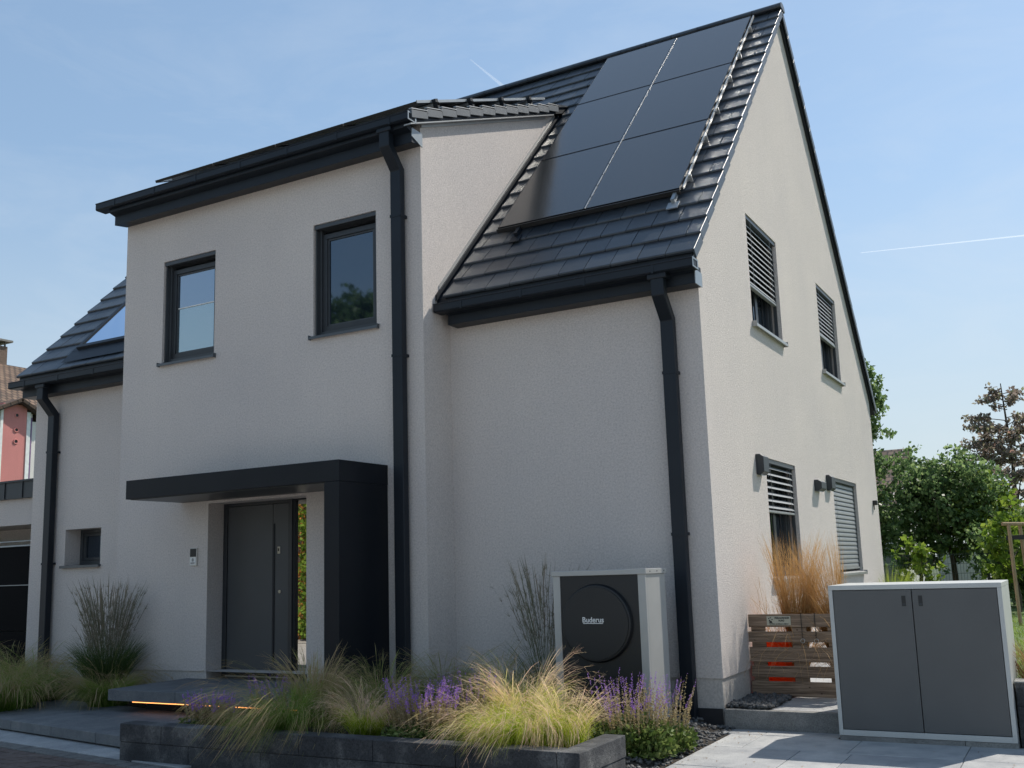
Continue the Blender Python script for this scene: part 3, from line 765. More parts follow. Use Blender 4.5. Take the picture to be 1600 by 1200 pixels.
# skylight on the left roof part
def onroof(x, y, n=0): return (x, y - n * T / S, zmain(y) + n / S)
sk = MB(); y0s, y1s, x0s, x1s = -.02, .98, -9.42, -8.30
for (xa, xb, ya, yb2, h0, h1) in ((x0s, x0s + .07, y0s, y1s, 0, .06), (x1s - .07, x1s, y0s, y1s, 0, .06), (x0s + .07, x1s - .07, y0s, y0s + .05, 0, .06), (x0s + .07, x1s - .07, y1s - .05, y1s, 0, .06)):
    i = len(sk.v)
    sk.v += [onroof(xa, ya, h0), onroof(xb, ya, h0), onroof(xb, yb2, h0), onroof(xa, yb2, h0), onroof(xa, ya, h1), onroof(xb, ya, h1), onroof(xb, yb2, h1), onroof(xa, yb2, h1)]
    sk.f += [tuple(i + k for k in q) for q in ((0, 3, 2, 1), (4, 5, 6, 7), (0, 1, 5, 4), (1, 2, 6, 5), (2, 3, 7, 6), (3, 0, 4, 7))]
SK = sk.build('skylight', M['trim'], H)
pn = MB(); pn.poly([onroof(x0s + .06, y0s + .04, .045), onroof(x1s - .06, y0s + .04, .045), onroof(x1s - .06, y1s - .04, .045), onroof(x0s + .06, y1s - .04, .045)]); pn.build('pane', M['glass_bright'], SK)
fs = MB(); fs.poly([onroof(x0s - .10, y0s - .20, .012), onroof(x1s + .1, y0s - .20, .012), onroof(x1s + .1, y0s, .02), onroof(x0s - .10, y0s, .02)])
fs.poly([onroof(x0s - .10, y0s - .02, .022), onroof(x0s - .002, y0s - .02, .022), onroof(x0s - .002, y1s, .022), onroof(x0s - .10, y1s, .022)]); fs.build('flashing', M['trim'], SK)

# ---- entrance door
yd = YB + .31
DF = MB(); fbox(DF, 1, yd - .06, yd + .02, -6.185, -5.075, .565, 2.66, .06)
DOOR = DF.build('door', M['frame_dark'], H, bevel=.003)
m = MB(); m.box((-6.120, yd - .045, .60), (-5.39, yd + .01, 2.597)); m.box((-5.384, yd - .045, .60), (-5.14, yd + .01, 2.597)); m.build('door_leaf', M['door'], DOOR, bevel=.003)
m = MB(); m.box((-5.372, yd - .052, .74), (-5.352, yd - .046, 2.36)); m.build('handle', M['black'], DOOR)
m = MB(); m.box((-5.305, yd - .055, 2.00), (-5.265, yd - .046, 2.085)); m.build('fingerprint_reader', M['steel'], DOOR, bevel=.003)
m = MB(); m.box((-5.296, yd - .0575, 2.03), (-5.276, yd - .0555, 2.065)); m.build('reader_window', M['ink'], DOOR)
m = MB(); m.cyl((-5.27, yd - .046, 1.555), (0, -1, 0), .019, .008, 20); m.build('key_cylinder', M['steel'], DOOR)
m = MB(); m.box((-6.12, yd - .066, .562), (-5.075, yd - .060, .576)); m.build('threshold', M['alu'], DOOR)
m = MB(); fbox(m, 1, yd - .05, yd + .02, -5.072, -4.72, .565, 2.66, .035); SW = m.build('window', M['black'], H)
m = MB(); m.box((-5.037, yd - .02, .60), (-4.755, yd - .015, 2.625)); m.build('pane', M['glass_side'], SW)
m = MB(); m.box((-4.72, yd - .05, .565), (-4.636, yd + .02, 2.66)); m.build('cover_strip', M['frame_dark'], SW)
m = MB(); m.box((-6.189, yd + .021, .56), (-4.635, yd + .03, 2.64)); m.build('niche_back', M['black'], H)

# ---- canopy: black L shaped metal canopy with side panel
CN = MB(); yf = YB - .84
CN.box((-6.66, yf, 2.68), (-3.476, YB - .002, 2.90))
CAN = CN.build('entrance_canopy', M['black'], H, bevel=.004)
m = MB(); m.box((-3.675, yf + .003, .56), (-3.479, YB - .002, 2.679)); m.build('side_panel', M['black'], CAN, bevel=.004)
m = MB(); m.box((-6.62, yf + .04, 2.672), (-3.68, YB - .01, 2.679)); m.build('soffit', M['frame'], CAN)
m = MB(); m.box((-3.676, YB - .842 + .0, .4), (-3.478, YB - .002, .559)); m.build('panel_foot', M['black'], CAN)

# intercom
IC = thing('door_intercom', (-6.41, YB, 2.0), 'slim doorbell intercom with dark display over a white name plate beside the door', 'intercom')
m = MB(); m.box((-6.468, YB - .022, 1.893), (-6.352, YB - .001, 2.108)); m.build('housing', M['alu'], IC, bevel=.003)
m = MB(); m.box((-6.460, YB - .026, 2.002), (-6.360, YB - .0225, 2.101)); m.build('display', M['pumpblack'], IC)
m = MB(); m.box((-6.460, YB - .026, 1.905), (-6.360, YB - .0225, 1.998)); m.build('name_plate', M['white'], IC)
m = MB()
for k in range(6):
    a = k * math.pi / 3; c = Vector((-6.410 + .010 * math.cos(a), YB - .027, 1.965 + .012 * math.sin(a)))
    m.tube([c + Vector((.008 * math.cos(b), 0, .009 * math.sin(b))) for b in [q * math.pi / 4 for q in range(9)]], .0009, 4)
m.box((-6.447, YB - .0275, 1.922), (-6.378, YB - .0262, 1.932)); m.build('print', M['ink'], IC)

# wall lamps on the gable
def wall_lamp(y, z, w, h, d, label, loc):
    t = thing('wall_lamp', (0, y, z), label, 'lamp', 'wall lamps on the gable')
    m = MB(); m.extr([(.001, z - h / 2), (d * .55, z - h / 2), (d, z - h / 2 + .03), (d, z + h / 2 - .03), (d * .55, z + h / 2), (.001, z + h / 2)], 1, y - w / 2, y + w / 2)
    m.build('housing', M['lamp'], t, bevel=.004)
    m = MB(); m.box((.02, y - w / 2 + .02, z - h / 2 - .004), (d * .5, y + w / 2 - .02, z - h / 2 - .0005)); m.build('lens', M['glass_gable'], t)
wall_lamp(1.735, 2.80, .22, .23, .09, 'dark wall lamp at the top left of the half open ground floor blind', None)
wall_lamp(4.55, 2.72, .30, .15, .10, 'dark wall lamp between the two ground floor gable windows', None)
wall_lamp(5.28, 2.80, .24, .22, .08, 'dark wall lamp touching the top left of the closed ground floor blind', None)
t = thing('wall_sensor', (0, 8.75, 2.66), 'tiny black wall sensor near the far end of the gable wall', 'sensor')
m = MB(); m.box((.001, 8.70, 2.62), (.07, 8.80, 2.70)); m.build('housing', M['ink'], t, bevel=.008)
m = MB(); m.box((.01, 8.735, 2.54), (.02, 8.765, 2.619)); m.build('bracket', M['ink'], t)

# ------------------------------------------------------------------ solar panels
PWD, PH, GAP = 1.134, 1.743, .02
def solar(x0, y0, pitch, zf, n_off, label, group, w=PWD, hgt=PH):
    s = math.sqrt(1 + pitch * pitch); cy, cz = 1 / s, pitch / s; ny, nz = -cz, cy
    base = Vector((x0, y0 + n_off * ny, zf(y0) + n_off * nz))
    t = thing('solar_panel', base, label, 'solar panel', group)
    def P(a, b, c): return base + Vector((a, b * cy + c * ny, b * cz + c * nz))
    def pb(mb, a0, a1, b0, b1, c0, c1):
        i = len(mb.v)
        mb.v += [tuple(P(*q)) for q in ((a0, b0, c0), (a1, b0, c0), (a1, b1, c0), (a0, b1, c0), (a0, b0, c1), (a1, b0, c1), (a1, b1, c1), (a0, b1, c1))]
        mb.f += [tuple(i + k for k in q) for q in ((0, 3, 2, 1), (4, 5, 6, 7), (0, 1, 5, 4), (1, 2, 6, 5), (2, 3, 7, 6), (3, 0, 4, 7))]
    m = MB(); pb(m, .009, w - .009, .009, hgt - .009, -.03, -.0015); m.build('glass', M['solar'], t)
    m = MB()
    for a in ((0, w, 0, .0085), (0, w, hgt - .0085, hgt), (0, .0085, .0085, hgt - .0085), (w - .0085, w, .0085, hgt - .0085)): pb(m, *a, -.035, 0)
    m.build('frame', M['solar_frame'], t)
    return t, pb
names_main = {(0, 0): 'bottom left solar panel on the main roof, beside the dormer cheek', (1, 0): 'bottom right solar panel on the main roof',
              (0, 1): 'left panel in the second row from the bottom on the main roof', (1, 1): 'right panel in the second row from the bottom on the main roof',
              (0, 2): 'top left solar panel just below the main ridge', (1, 2): 'top right solar panel just below the main ridge, nearest the gable'}
pbY = .476
for i in range(2):
    for j in range(3):
        y0 = pbY + .092 + j * (PH + GAP) / S
        solar(-2.599 + i * (PWD + GAP), y0, T, lambda y: zmain(y), .08, names_main[(i, j)], 'solar panels on the main roof')
# bay panels: four columns, two rows
names_bay = {}
wb = 1.068
for i in range(4):
    for j in range(2):
        lab = ['first', 'second', 'third', 'fourth'][3 - i] + (' panel from the dormer right edge, front row along the gutter' if j == 0 else ' panel from the dormer right edge, back row near the main roof')
        lab = 'dormer roof, ' + lab
        solar(-7.44 + i * (wb + .02), -.36 + j * (1.76 + .02) / SB, BT, zbay, .145, lab, 'solar panels on the dormer roof', w=wb, hgt=1.76)
# mounting rails (racks)
def roofbar(mb, x0, x1, y, zf, pitch, n0, n1, hw):
    s = math.sqrt(1 + pitch ** 2); cy, cz = 1 / s, pitch / s; ny, nz = -cz, cy
    i = len(mb.v)
    for c in (n0, n1):
        for a, b in ((x0, -hw), (x1, -hw), (x1, hw), (x0, hw)): mb.v.append((a, y + b * cy + c * ny, zf(y) + b * cz + c * nz))
    mb.f += [tuple(i + k for k in q) for q in ((0, 3, 2, 1), (4, 5, 6, 7), (0, 1, 5, 4), (1, 2, 6, 5), (2, 3, 7, 6), (3, 0, 4, 7))]
MR = thing('mounting_rack', (-1.4, .6, 5.8), 'mounting rails and silver roof hooks under the main roof solar panels', 'mounting rack')
m = MB(); hk = MB(); cl = MB()
for j in range(3):
    for f in (.22, .78):
        y = pbY + .05 + (j * (PH + GAP) + f * PH) / S
        roofbar(m, -2.62, -.27, y, zmain, T, .005, .044, .018)
        roofbar(hk, -.33, -.245, y - .02, zmain, T, .0, .03, .012); roofbar(hk, -.262, -.235, y - .03, zmain, T, -.005, .08, .010)
m.build('rail', M['galv'], MR); hk.build('roof_hook', M['alu'], MR)
for (xx, nn) in ((-1.4555, 9), (-.278, 9)):
    for c_ in range(19):
        y = pbY + .09 + (c_ + .5) * (3 * PH + .04) / S / 19
        roofbar(cl, xx, xx + .011, y, zmain, T, .077 if xx < -1 else .05, .0835, .128)
    cl.build('edge_clamp_strip', M['alu'], MR); cl = MB()
gm_ = MB(); y = pbY + .06; roofbar(gm_, -2.6, -.3, y, zmain, T, .03, .082, .006); gm_.build('vermin_mesh', M['ink'], MR)
for xx in (-2.36, -.42):
    hh = MB()
    yy = pbY - .02
    i = len(hh.v)
    roofbar(hh, xx, xx + .13, yy - .06, zmain, T, .004, .016, .07); roofbar(hh, xx + .04, xx + .08, yy + .03, zmain, T, .004, .06, .08)
    hh.build('roof_hook', M['trim'] if xx < -1 else M['galv'], MR)
MR2 = thing('mounting_rack', (-5, .6, 7.2), 'mounting rails and brackets lifting the solar panels above the dormer roof', 'mounting rack')
m = MB(); hk = MB()
for k in range(4):
    y = -.05 + k * .80 
    roofbar(m, -7.45, -3.02, y, zbay, BT, .07, .108, .02)
    hk = MB(); roofbar(hk, -3.08, -3.02, y, zbay, BT, -.01, .113, .022); roofbar(hk, -3.115, -3.03, y, zbay, BT, .112, .152, .03); hk.build('end_bracket', M['trim'], MR2)
m.build('rail', M['galv'], MR2)
m = MB(); roofbar(m, -3.092, -3.080, -.36 + (1.76) / SB, zbay, BT, .118, .150, 1.79); m.build('edge_trim', M['galv'], MR2)

# ------------------------------------------------------------------ text helper
def text_mesh(name, s, size, mat, parent, loc, rot, extr=.0008, align='CENTER', bold=0, sx=1):
    cu = bpy.data.curves.new(name, 'FONT'); cu.body = s; cu.size = size; cu.extrude = extr; cu.align_x = align; cu.align_y = 'CENTER'; cu.offset = bold
    tmp = bpy.data.objects.new('tmp', cu); COL.objects.link(tmp)
    bpy.context.view_layer.update(); dg = bpy.context.evaluated_depsgraph_get()
    me = bpy.data.meshes.new_from_object(tmp.evaluated_get(dg)); bpy.data.objects.remove(tmp)
    me.materials.clear(); me.materials.append(mat); me.name = name
    o = bpy.data.objects.new(name, me); COL.objects.link(o); o.parent = parent
    o.location = Vector(loc) - off_of(parent); o.rotation_euler = rot; o.scale = (sx, 1, 1)
    return o

# ------------------------------------------------------------------ heat pump
HP = thing('heat_pump', (-.79, -.75, .2), 'grey heat pump outdoor unit with black front and round fan cover', 'heat pump')
x0, x1, yf, yb, z0, z1 = -1.248, -.325, -1.0, -.52, .36, 1.66
m = MB(); m.box((x0 + .002, yf + .03, z0), (x1 - .002, yb, z1)); m.build('casing', M['pumpgrey'], HP, bevel=.006)
for a_, b_2 in ((x0, x0 + .073), (x1 - .073, x1)):
    m = MB(); m.box((a_, yf - .012, z0), (b_2, yf + .029, z1 - .002)); m.build('front_frame', M['pumpgrey'], HP, bevel=.004)
m = MB(); m.box((x0 + .0735, yf - .002, z0), (x1 - .0735, yf + .029, z1 - .004)); m.build('front_panel', M['pumpblack'], HP)
m = MB(); m.box((x0 - .012, yf - .022, z1 - .012), (x1 + .012, yb + .012, z1 + .036)); m.build('lid', M['pumpgrey'], HP, bevel=.004)
m = MB(); m.cyl((-.812, yf - .002, 1.222), (0, -1, 0), .352, .045, 72, .338); fc = m.build('fan_cover', M['pumpblack'], HP, bevel=.006)
m = MB(); m.cyl((-.812, yf - .047, 1.222), (0, -1, 0), .322, .008, 72); m.build('cover_disc', M['pumpblack'], fc, bevel=.002)
text_mesh('logo_lettering', 'Buderus', .066, M['white'], fc, (-.832, yf - .0565, 1.252), (R(90), 0, 0), .001, bold=.0012, sx=.98)
m = MB(); m.box((-.930, yf - .058, 1.2195), (-.734, yf - .0555, 1.2255)); m.build('logo_underline', M['white'], fc)
for a_ in (x0 + .1, x1 - .25):
    m = MB(); m.box((a_, yf + .1, .12), (a_ + .15, yb - .05, z0)); m.build('foot', M['pumpblack'], HP)
for k in range(3):
    m = MB(); m.cyl((x1 + .012, yf + .08 + k * .17, z1 + .012), (1, 0, 0), .006, .003, 10); m.build('screw', M['ink'], HP)

# ------------------------------------------------------------------ grey two door cabinet
CB = thing('storage_cabinet', (1.8, 0, .2), 'light framed two door outdoor cabinet with dark grey doors', 'cabinet')
x0, x1, yf, yb, z0, z1 = 1.113, 2.488, -.35, .52, .243, 1.497
m = MB(); m.box((x0, yf, z0), (x0 + .034, yb, z1 - .04)); m.box((x1 - .034, yf, z0), (x1, yb, z1 - .04)); m.box((x0 + .034, yf, z0), (x1 - .034, yb, z0 + .045))
m.box((x0 + .034, yb - .03, z0 + .045), (x1 - .034, yb - .001, z1 - .04)); m.build('body', M['cabframe'], CB, bevel=.002)
m = MB(); m.box((x0 - .001, yf - .002, z1 - .04), (x1 + .001, yb + .002, z1)); m.build('top', M['cabframe'], CB, bevel=.003)
xm = 1.797
for i, (a, b) in enumerate(((x0 + .038, xm - .003), (xm + .003, x1 - .038))):
    m = MB(); m.box((a, yf + .004, z0 + .050), (b, yf + .03, z1 - .045)); dd = m.build('door', M['cabdoor'], CB, bevel=.003)
    hx = xm - .083 if i == 0 else xm + .050
    m = MB(); m.box((hx, yf + .0025, 1.315), (hx + .033, yf + .0045, 1.402)); m.build('handle', M['ink'], dd)
    m = MB(); m.box((hx + .005, yf + .0015, 1.322), (hx + .028, yf + .003, 1.340)); m.build('handle_lip', M['lamp'], dd)
KP = MB(); KP.box((1.115, -.345, .1), (2.10, .5, .240)); KP.box((2.104, -.345, .1), (2.49, .5, .240))
tag(KP.build('cabinet_plinth', M['kerb'], origin=(1.8, 0, .1), bevel=.003), 'low concrete plinth under the two door cabinet', 'plinth')

# kerb step and raised slab in front of the pallet gate
KB = MB(); KB.box((.006, -.045, .1), (1.108, .045, .372))
tag(KB.build('kerb_stone', M['kerb'], origin=(.55, 0, .1), bevel=.006), 'long granite kerb stone forming a step in front of the pallet gate', 'kerb')
UP = MB(); UP.box((.41, .049, .15), (1.6, .90, .372)); UP.box((.41, .904, .15), (1.6, 1.9, .371))
tag(UP.build('path', M['slab'], bevel=.003), kind='structure')
US = MB(); grid_sheet(US, .002, .408, .047, 1.9, 8, 20, lambda x, y: .374)
tag(US.build('gravel_bed', M['soil']), kind='structure')

# ------------------------------------------------------------------ pallet gate with sign
PG = thing('pallet_gate', (.55, .92, .38), 'weathered wooden pallet used as a low gate beside the house corner', 'pallet')
yF = .89
rows = [(1.192, 1.065), (1.02, .915), (.865, .72), (.68, .57), (.53, .385)]
for k, (zt, zb) in enumerate(rows):
    m = MB(); jx = rnd.uniform(-.01, .01)
    m.extr([(yF, zb), (yF + .022, zb), (yF + .022, zt), (yF, zt)], 0, .012 + jx, 1.13); m.build('plank', M['pallet'], PG, bevel=.004)
for xa in (.03, .445, .80, 1.03):
    m = MB(); m.box((xa, yF + .0225, .385), (xa + .145 if xa < .5 else xa + .1, yF + .045, 1.185)); m.build('back_board', M['pallet'], PG, bevel=.003)
for (xa, zz) in ((.05, .45), (.46, .45), (1.0, .45), (.05, 1.05), (.46, 1.05), (1.0, 1.05)):
    m = MB(); m.box((xa, yF + .0455, zz), (xa + .09, yF + .12, zz + .10)); m.build('spacer_block', M['pallet'], PG, bevel=.003)
for xx in (.553, .688):
    m = MB(); m.tube([(xx, yF + .03, 1.197), (xx, yF - .004, 1.195), (xx, yF - .006, 1.1), (xx + .004, yF - .006, .95)], .0035, 6)
    c = m.build('hanging_cord', M['ink'], PG)
    m = MB(); m.tube([(xx + .004 + .020 * math.cos(a), yF - .010, .930 + .020 * math.sin(a)) for a in [q * math.pi / 8 for q in range(17)]], .0035, 6); m.build('ring', M['steel'], c)
SG = thing('gate_sign', (.32, yF - .004, 1.125), 'small cream dog warning sign screwed to the top plank of the pallet gate', 'sign')
sm_ = simple('cream_sign', (.46, .45, .35), .5, 0, .04)
m = MB(); m.box((.205, yF - .005, 1.082), (.448, yF - .0005, 1.172)); m.build('plate', sm_, SG, bevel=.004)
text_mesh('lettering', 'FREILAUFENDER', .024, M['ink'], SG, (.362, yF - .0065, 1.154), (R(90), 0, 0), .0005, bold=.0008, sx=.85)
text_mesh('lettering', 'HUND', .024, M['ink'], SG, (.356, yF - .0065, 1.128), (R(90), 0, 0), .0005, bold=.0008, sx=.85)
text_mesh('lettering', 'Tor bitte geschlossen halten!', .018, M['ink'], SG, (.328, yF - .0065, 1.096), (R(90), 0, 0), .0005, bold=.0005, sx=.92)
m = MB()
for (px, pz, s) in ((.228, 1.150, .006), (.245, 1.158, .006), (.236, 1.128, .008), (.262, 1.140, .006), (.250, 1.118, .009), (.240, 1.112, .008), (.258, 1.108, .006)):
    m.cyl((px, yF - .0065, pz), (0, -1, 0), s, .001, 10)
m.build('paw_print', M['ink'], SG)

# orange tub behind
TB = thing('plastic_tub', (.28, 1.35, .38), 'orange plastic tub standing behind the pallet gate', 'tub')
om = leafmat('orange_plastic', [(0, (.95, .16, .03)), (1, (.95, .16, .03))], .65, .4)
m = MB(); m.cyl((.26, 1.22, .38), (0, 0, 1), .18, .58, 32, .215); m.build('bucket', om, TB)
m = MB(); m.tube([(.26 + .217 * math.cos(a), 1.22 + .217 * math.sin(a), .955) for a in [q * math.pi / 12 for q in range(25)]], .012, 8); m.build('rim', om, TB)

# retaining wall right of the cabinet and lawn behind
RW = thing('retaining_wall', (3.5, -.1, .2), 'dark stone block retaining wall at the right edge beside the cabinet', 'garden wall')
m = MB()
for k, (a, b) in enumerate(((.15, .33), (.332, .51), (.512, .69))):
    e_ = [2.50, 3.3, 4.1, 4.9, 5.7] if k % 2 == 0 else [2.50, 2.9, 3.7, 4.5, 5.3, 5.7]
    blockrow(m, 0, -.21, .20, e_, a, b)
m.build('block_course', M['basalt'], RW, bevel=.005)
cp = MB(); cp.box((2.497, -.22, .692), (5.7, -.0, .705)); cp.build('coping', M['kerb'], RW)
lw, t_, p_ = newmat('lawn_soil_green')
n_ = tex(t_, "ShaderNodeTexNoise", scale=9, Detail=8); r_ = ramp(t_, n_.outputs[0], [(.3, (.05, .09, .015)), (.7, (.11, .18, .03))])
t_.links.new(r_.outputs[0], p_.inputs['Base Color']); p_.inputs['Roughness'].default_value = .9
LW = MB(); LW.poly([(1.62, .55, .66), (12, .55, .66), (25, 40, .62), (-22, 40, .62), (-10, 9.4, .62), (1.62, 9.4, .62)])
LW.poly([(2.5, -.01, .66), (12, -.01, .66), (12, .55, .66), (2.5, .55, .66)])
tag(LW.build('lawn', lw), kind='structure')
UP2 = MB(); UP2.poly([(0, 1.9, .372), (1.62, 1.9, .372), (1.62, 9.4, .372), (0, 9.4, .372)]); tag(UP2.build('garden_path', M['slab']), kind='structure')

# ------------------------------------------------------------------ grasses (numpy)
def blades(g, n, base_r, L, lean, droop, width, seg=7, bias=(0, 0), lw=.25, color=(0, 1), cpow=1.0, lean0=.05, plume=None, base_c=(0, 0), wob=.12, elong=(1, 1), tufts=0):
    az = g.uniform(0, 2 * np.pi, n); rr = base_r * np.sqrt(g.uniform(0, 1, n))
    tid = None
    if tufts:
        tid = g.integers(0, tufts, n); taz = g.uniform(0, 2 * np.pi, tufts); trr = base_r * np.sqrt(g.uniform(0, 1, tufts)); tdr = g.uniform(.55, 1.35, tufts); tl_ = g.uniform(.78, 1.12, tufts)
        mk = g.uniform(0, 1, n) < .8
        az = np.where(mk, taz[tid] + g.normal(0, .10, n), az); rr = np.where(mk, trr[tid] * g.uniform(.8, 1.1, n), rr)
    bx = base_c[0] + rr * np.cos(az) * elong[0]; by = base_c[1] + rr * np.sin(az) * elong[1]
    a2 = az + (g.normal(0, .5, n) if not tufts else np.where(mk, g.normal(0, .8, tufts)[tid] + g.normal(0, .13, n), g.normal(0, .6, n)))
    l = L * g.uniform(1 - lw, 1 + lw * .6, n)
    th = lean0 + np.abs(g.normal(0, 1, n)) * lean * .6 + lean * .5 * (rr / max(base_r, 1e-6))      # angle from vertical
    dr = droop * g.uniform(.4, 1.3, n)
    if tufts: dr = np.where(mk, droop * tdr[tid] * g.uniform(.88, 1.12, n), dr); l = np.where(mk, l * tl_[tid], l); th = np.where(mk, lean0 + (np.abs(g.normal(0, .6, tufts)) * lean)[tid] + lean * .35 + g.normal(0, .04, n), th)
    t = np.linspace(0, 1, seg + 1)
    x = np.zeros((n, seg + 1)); y = np.zeros_like(x); z = np.zeros_like(x)
    dx, dy = np.cos(a2), np.sin(a2)
    for k in range(1, seg + 1):
        ang = np.minimum(th + dr * t[k] ** 1.6, 2.9)
        wx = g.normal(0, wob, n) * .5
        hx = dx * np.sin(ang) + bias[0] * t[k] + wx * .3 * dy; hy = dy * np.sin(ang) + bias[1] * t[k] - wx * .3 * dx; hz = np.cos(ang)
        ln = np.sqrt(hx ** 2 + hy ** 2 + hz ** 2) + 1e-6
        st_ = l / seg
        x[:, k] = x[:, k - 1] + hx / ln * st_; y[:, k] = y[:, k - 1] + hy / ln * st_; z[:, k] = z[:, k - 1] + hz / ln * st_
    wa = g.uniform(0, np.pi, n); sx_, sy_2 = np.cos(wa), np.sin(wa)
    if plume is None: wp = width * (1 - t) ** .6 + .0004
    else:
        wp = np.where(t < plume, width * .55, width * (1.5 * np.sin(np.pi * np.clip((t - plume) / (1 - plume), 0, 1)) + .3))
    wv = g.uniform(.7, 1.3, n)[:, None] * wp[None, :] / 2
    P1_ = np.stack([x + bx[:, None] - sx_[:, None] * wv, y + by[:, None] - sy_2[:, None] * wv, z], -1)
    P2_ = np.stack([x + bx[:, None] + sx_[:, None] * wv, y + by[:, None] + sy_2[:, None] * wv, z], -1)
    V = np.stack([P1_, P2_], 2).reshape(n, (seg + 1) * 2, 3)
    i = np.arange(seg) * 2; fq = np.stack([i, i + 1, i + 3, i + 2], -1)
    F = (fq[None] + (np.arange(n) * (seg + 1) * 2)[:, None, None]).reshape(-1, 4)
    c = color[0] + (color[1] - color[0]) * (t[None, :] ** cpow); c = np.clip(c + g.normal(0, .10, n)[:, None], 0, 1)
    A = np.repeat(c, 2, axis=1)
    return V.reshape(-1, 3), F, A.reshape(-1)
def join(parts):
    V = []; F = []; A = []; o = 0
    for v, f, a in parts: V.append(v); F.append(f + o); A.append(a); o += len(v)
    return np.concatenate(V), np.concatenate(F), np.concatenate(A)
def add_hairs(g, V, seg, n, per, L, width, col, tmin=.55):
    """fine awns leaving the upper part of each blade"""
    P = V.reshape(n, (seg + 1), 2, 3).mean(2)
    k = g.integers(int(seg * tmin), seg, (n, per)); idx = np.arange(n)[:, None]
    a = P[idx, k]; d = P[idx, np.minimum(k + 1, seg)] - P[idx, k]; d /= (np.linalg.norm(d, axis=-1, keepdims=True) + 1e-6)
    d = d + g.normal(0, .33, d.shape) + np.array([0, 0, -.12]); d /= np.linalg.norm(d, axis=-1, keepdims=True)
    l = L * g.uniform(.5, 1.2, (n, per, 1)); b = a + d * l
    s = g.normal(0, 1, d.shape); s -= (s * d).sum(-1, keepdims=True) * d; s /= np.linalg.norm(s, axis=-1, keepdims=True)
    q = np.stack([a - s * width / 2, a + s * width / 2, b + s * width * .2, b - s * width * .2], 2).reshape(-1, 4, 3)
    m = len(q); F = np.arange(m * 4).reshape(m, 4); A = np.clip(col + g.normal(0, .08, (m, 1)) + np.zeros((m, 4)), 0, 1)
    return q.reshape(-1, 3), F, A.reshape(-1)

def stipa(loc, h, label, seed, mat='stipa', n=1500, ncul=420, spread=.12, bias=(0, 0), group='feather grass clumps', droop=1.5, lean=.38, hair=5, green=(0, .62), name='feather_grass', cul=(.45, .95), w=.0026):
    g = np.random.default_rng(seed)
    t = thing(name, loc, label, 'ornamental grass', group)
    a = blades(g, n, spread, h * .85, lean, droop, w, bias=bias, color=green, cpow=1.1, tufts=60)
    np_mesh('leaf_blades', a[0], a[1], M[mat], t, attr={'rnd': a[2]})
    b = blades(g, ncul, spread * .8, h * 1.25, lean * .8, droop * 1.15, w, seg=9, bias=(bias[0] * 1.2, bias[1] * 1.2), color=cul, cpow=.8, plume=.62, lw=.3, tufts=34)
    hr = add_hairs(g, b[0], 9, ncul, hair, .11 * h / .6, .0016, cul[1], .5)
    c = join([b, hr]); np_mesh('seed_heads', c[0], c[1], M[mat], t, attr={'rnd': c[2]})
    return t

# front planter, from left to right
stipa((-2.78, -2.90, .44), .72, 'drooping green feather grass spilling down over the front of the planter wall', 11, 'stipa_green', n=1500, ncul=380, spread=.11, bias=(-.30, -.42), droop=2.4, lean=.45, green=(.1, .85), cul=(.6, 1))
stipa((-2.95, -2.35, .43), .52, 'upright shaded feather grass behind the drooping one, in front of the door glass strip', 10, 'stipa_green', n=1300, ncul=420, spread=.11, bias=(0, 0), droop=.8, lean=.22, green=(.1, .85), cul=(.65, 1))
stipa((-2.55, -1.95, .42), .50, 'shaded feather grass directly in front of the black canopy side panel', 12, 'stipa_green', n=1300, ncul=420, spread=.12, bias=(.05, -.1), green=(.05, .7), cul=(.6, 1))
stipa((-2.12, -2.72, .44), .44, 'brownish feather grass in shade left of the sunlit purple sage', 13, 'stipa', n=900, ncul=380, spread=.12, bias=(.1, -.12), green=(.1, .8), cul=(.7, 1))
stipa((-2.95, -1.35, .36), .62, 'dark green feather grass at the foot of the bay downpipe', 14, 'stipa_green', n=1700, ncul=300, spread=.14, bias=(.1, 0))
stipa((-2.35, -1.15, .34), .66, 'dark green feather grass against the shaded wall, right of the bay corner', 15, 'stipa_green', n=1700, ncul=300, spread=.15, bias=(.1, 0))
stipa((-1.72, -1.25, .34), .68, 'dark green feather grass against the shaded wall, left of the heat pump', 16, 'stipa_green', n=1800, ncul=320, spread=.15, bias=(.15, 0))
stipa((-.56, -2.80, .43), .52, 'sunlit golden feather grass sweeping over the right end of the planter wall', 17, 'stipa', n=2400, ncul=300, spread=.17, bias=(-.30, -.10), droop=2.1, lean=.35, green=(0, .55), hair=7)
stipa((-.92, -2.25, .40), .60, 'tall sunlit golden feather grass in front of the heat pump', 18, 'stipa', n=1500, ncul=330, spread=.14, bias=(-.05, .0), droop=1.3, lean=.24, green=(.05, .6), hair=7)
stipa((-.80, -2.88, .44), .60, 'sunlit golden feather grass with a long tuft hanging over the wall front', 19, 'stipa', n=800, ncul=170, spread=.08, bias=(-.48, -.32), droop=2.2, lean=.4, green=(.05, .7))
stipa((-.32, -2.66, .40), .42, 'small upright golden feather grass at the corner of the planter wall', 20, 'stipa', n=700, ncul=140, spread=.09, bias=(.10, .05), droop=1.0, lean=.22, green=(.05, .75))
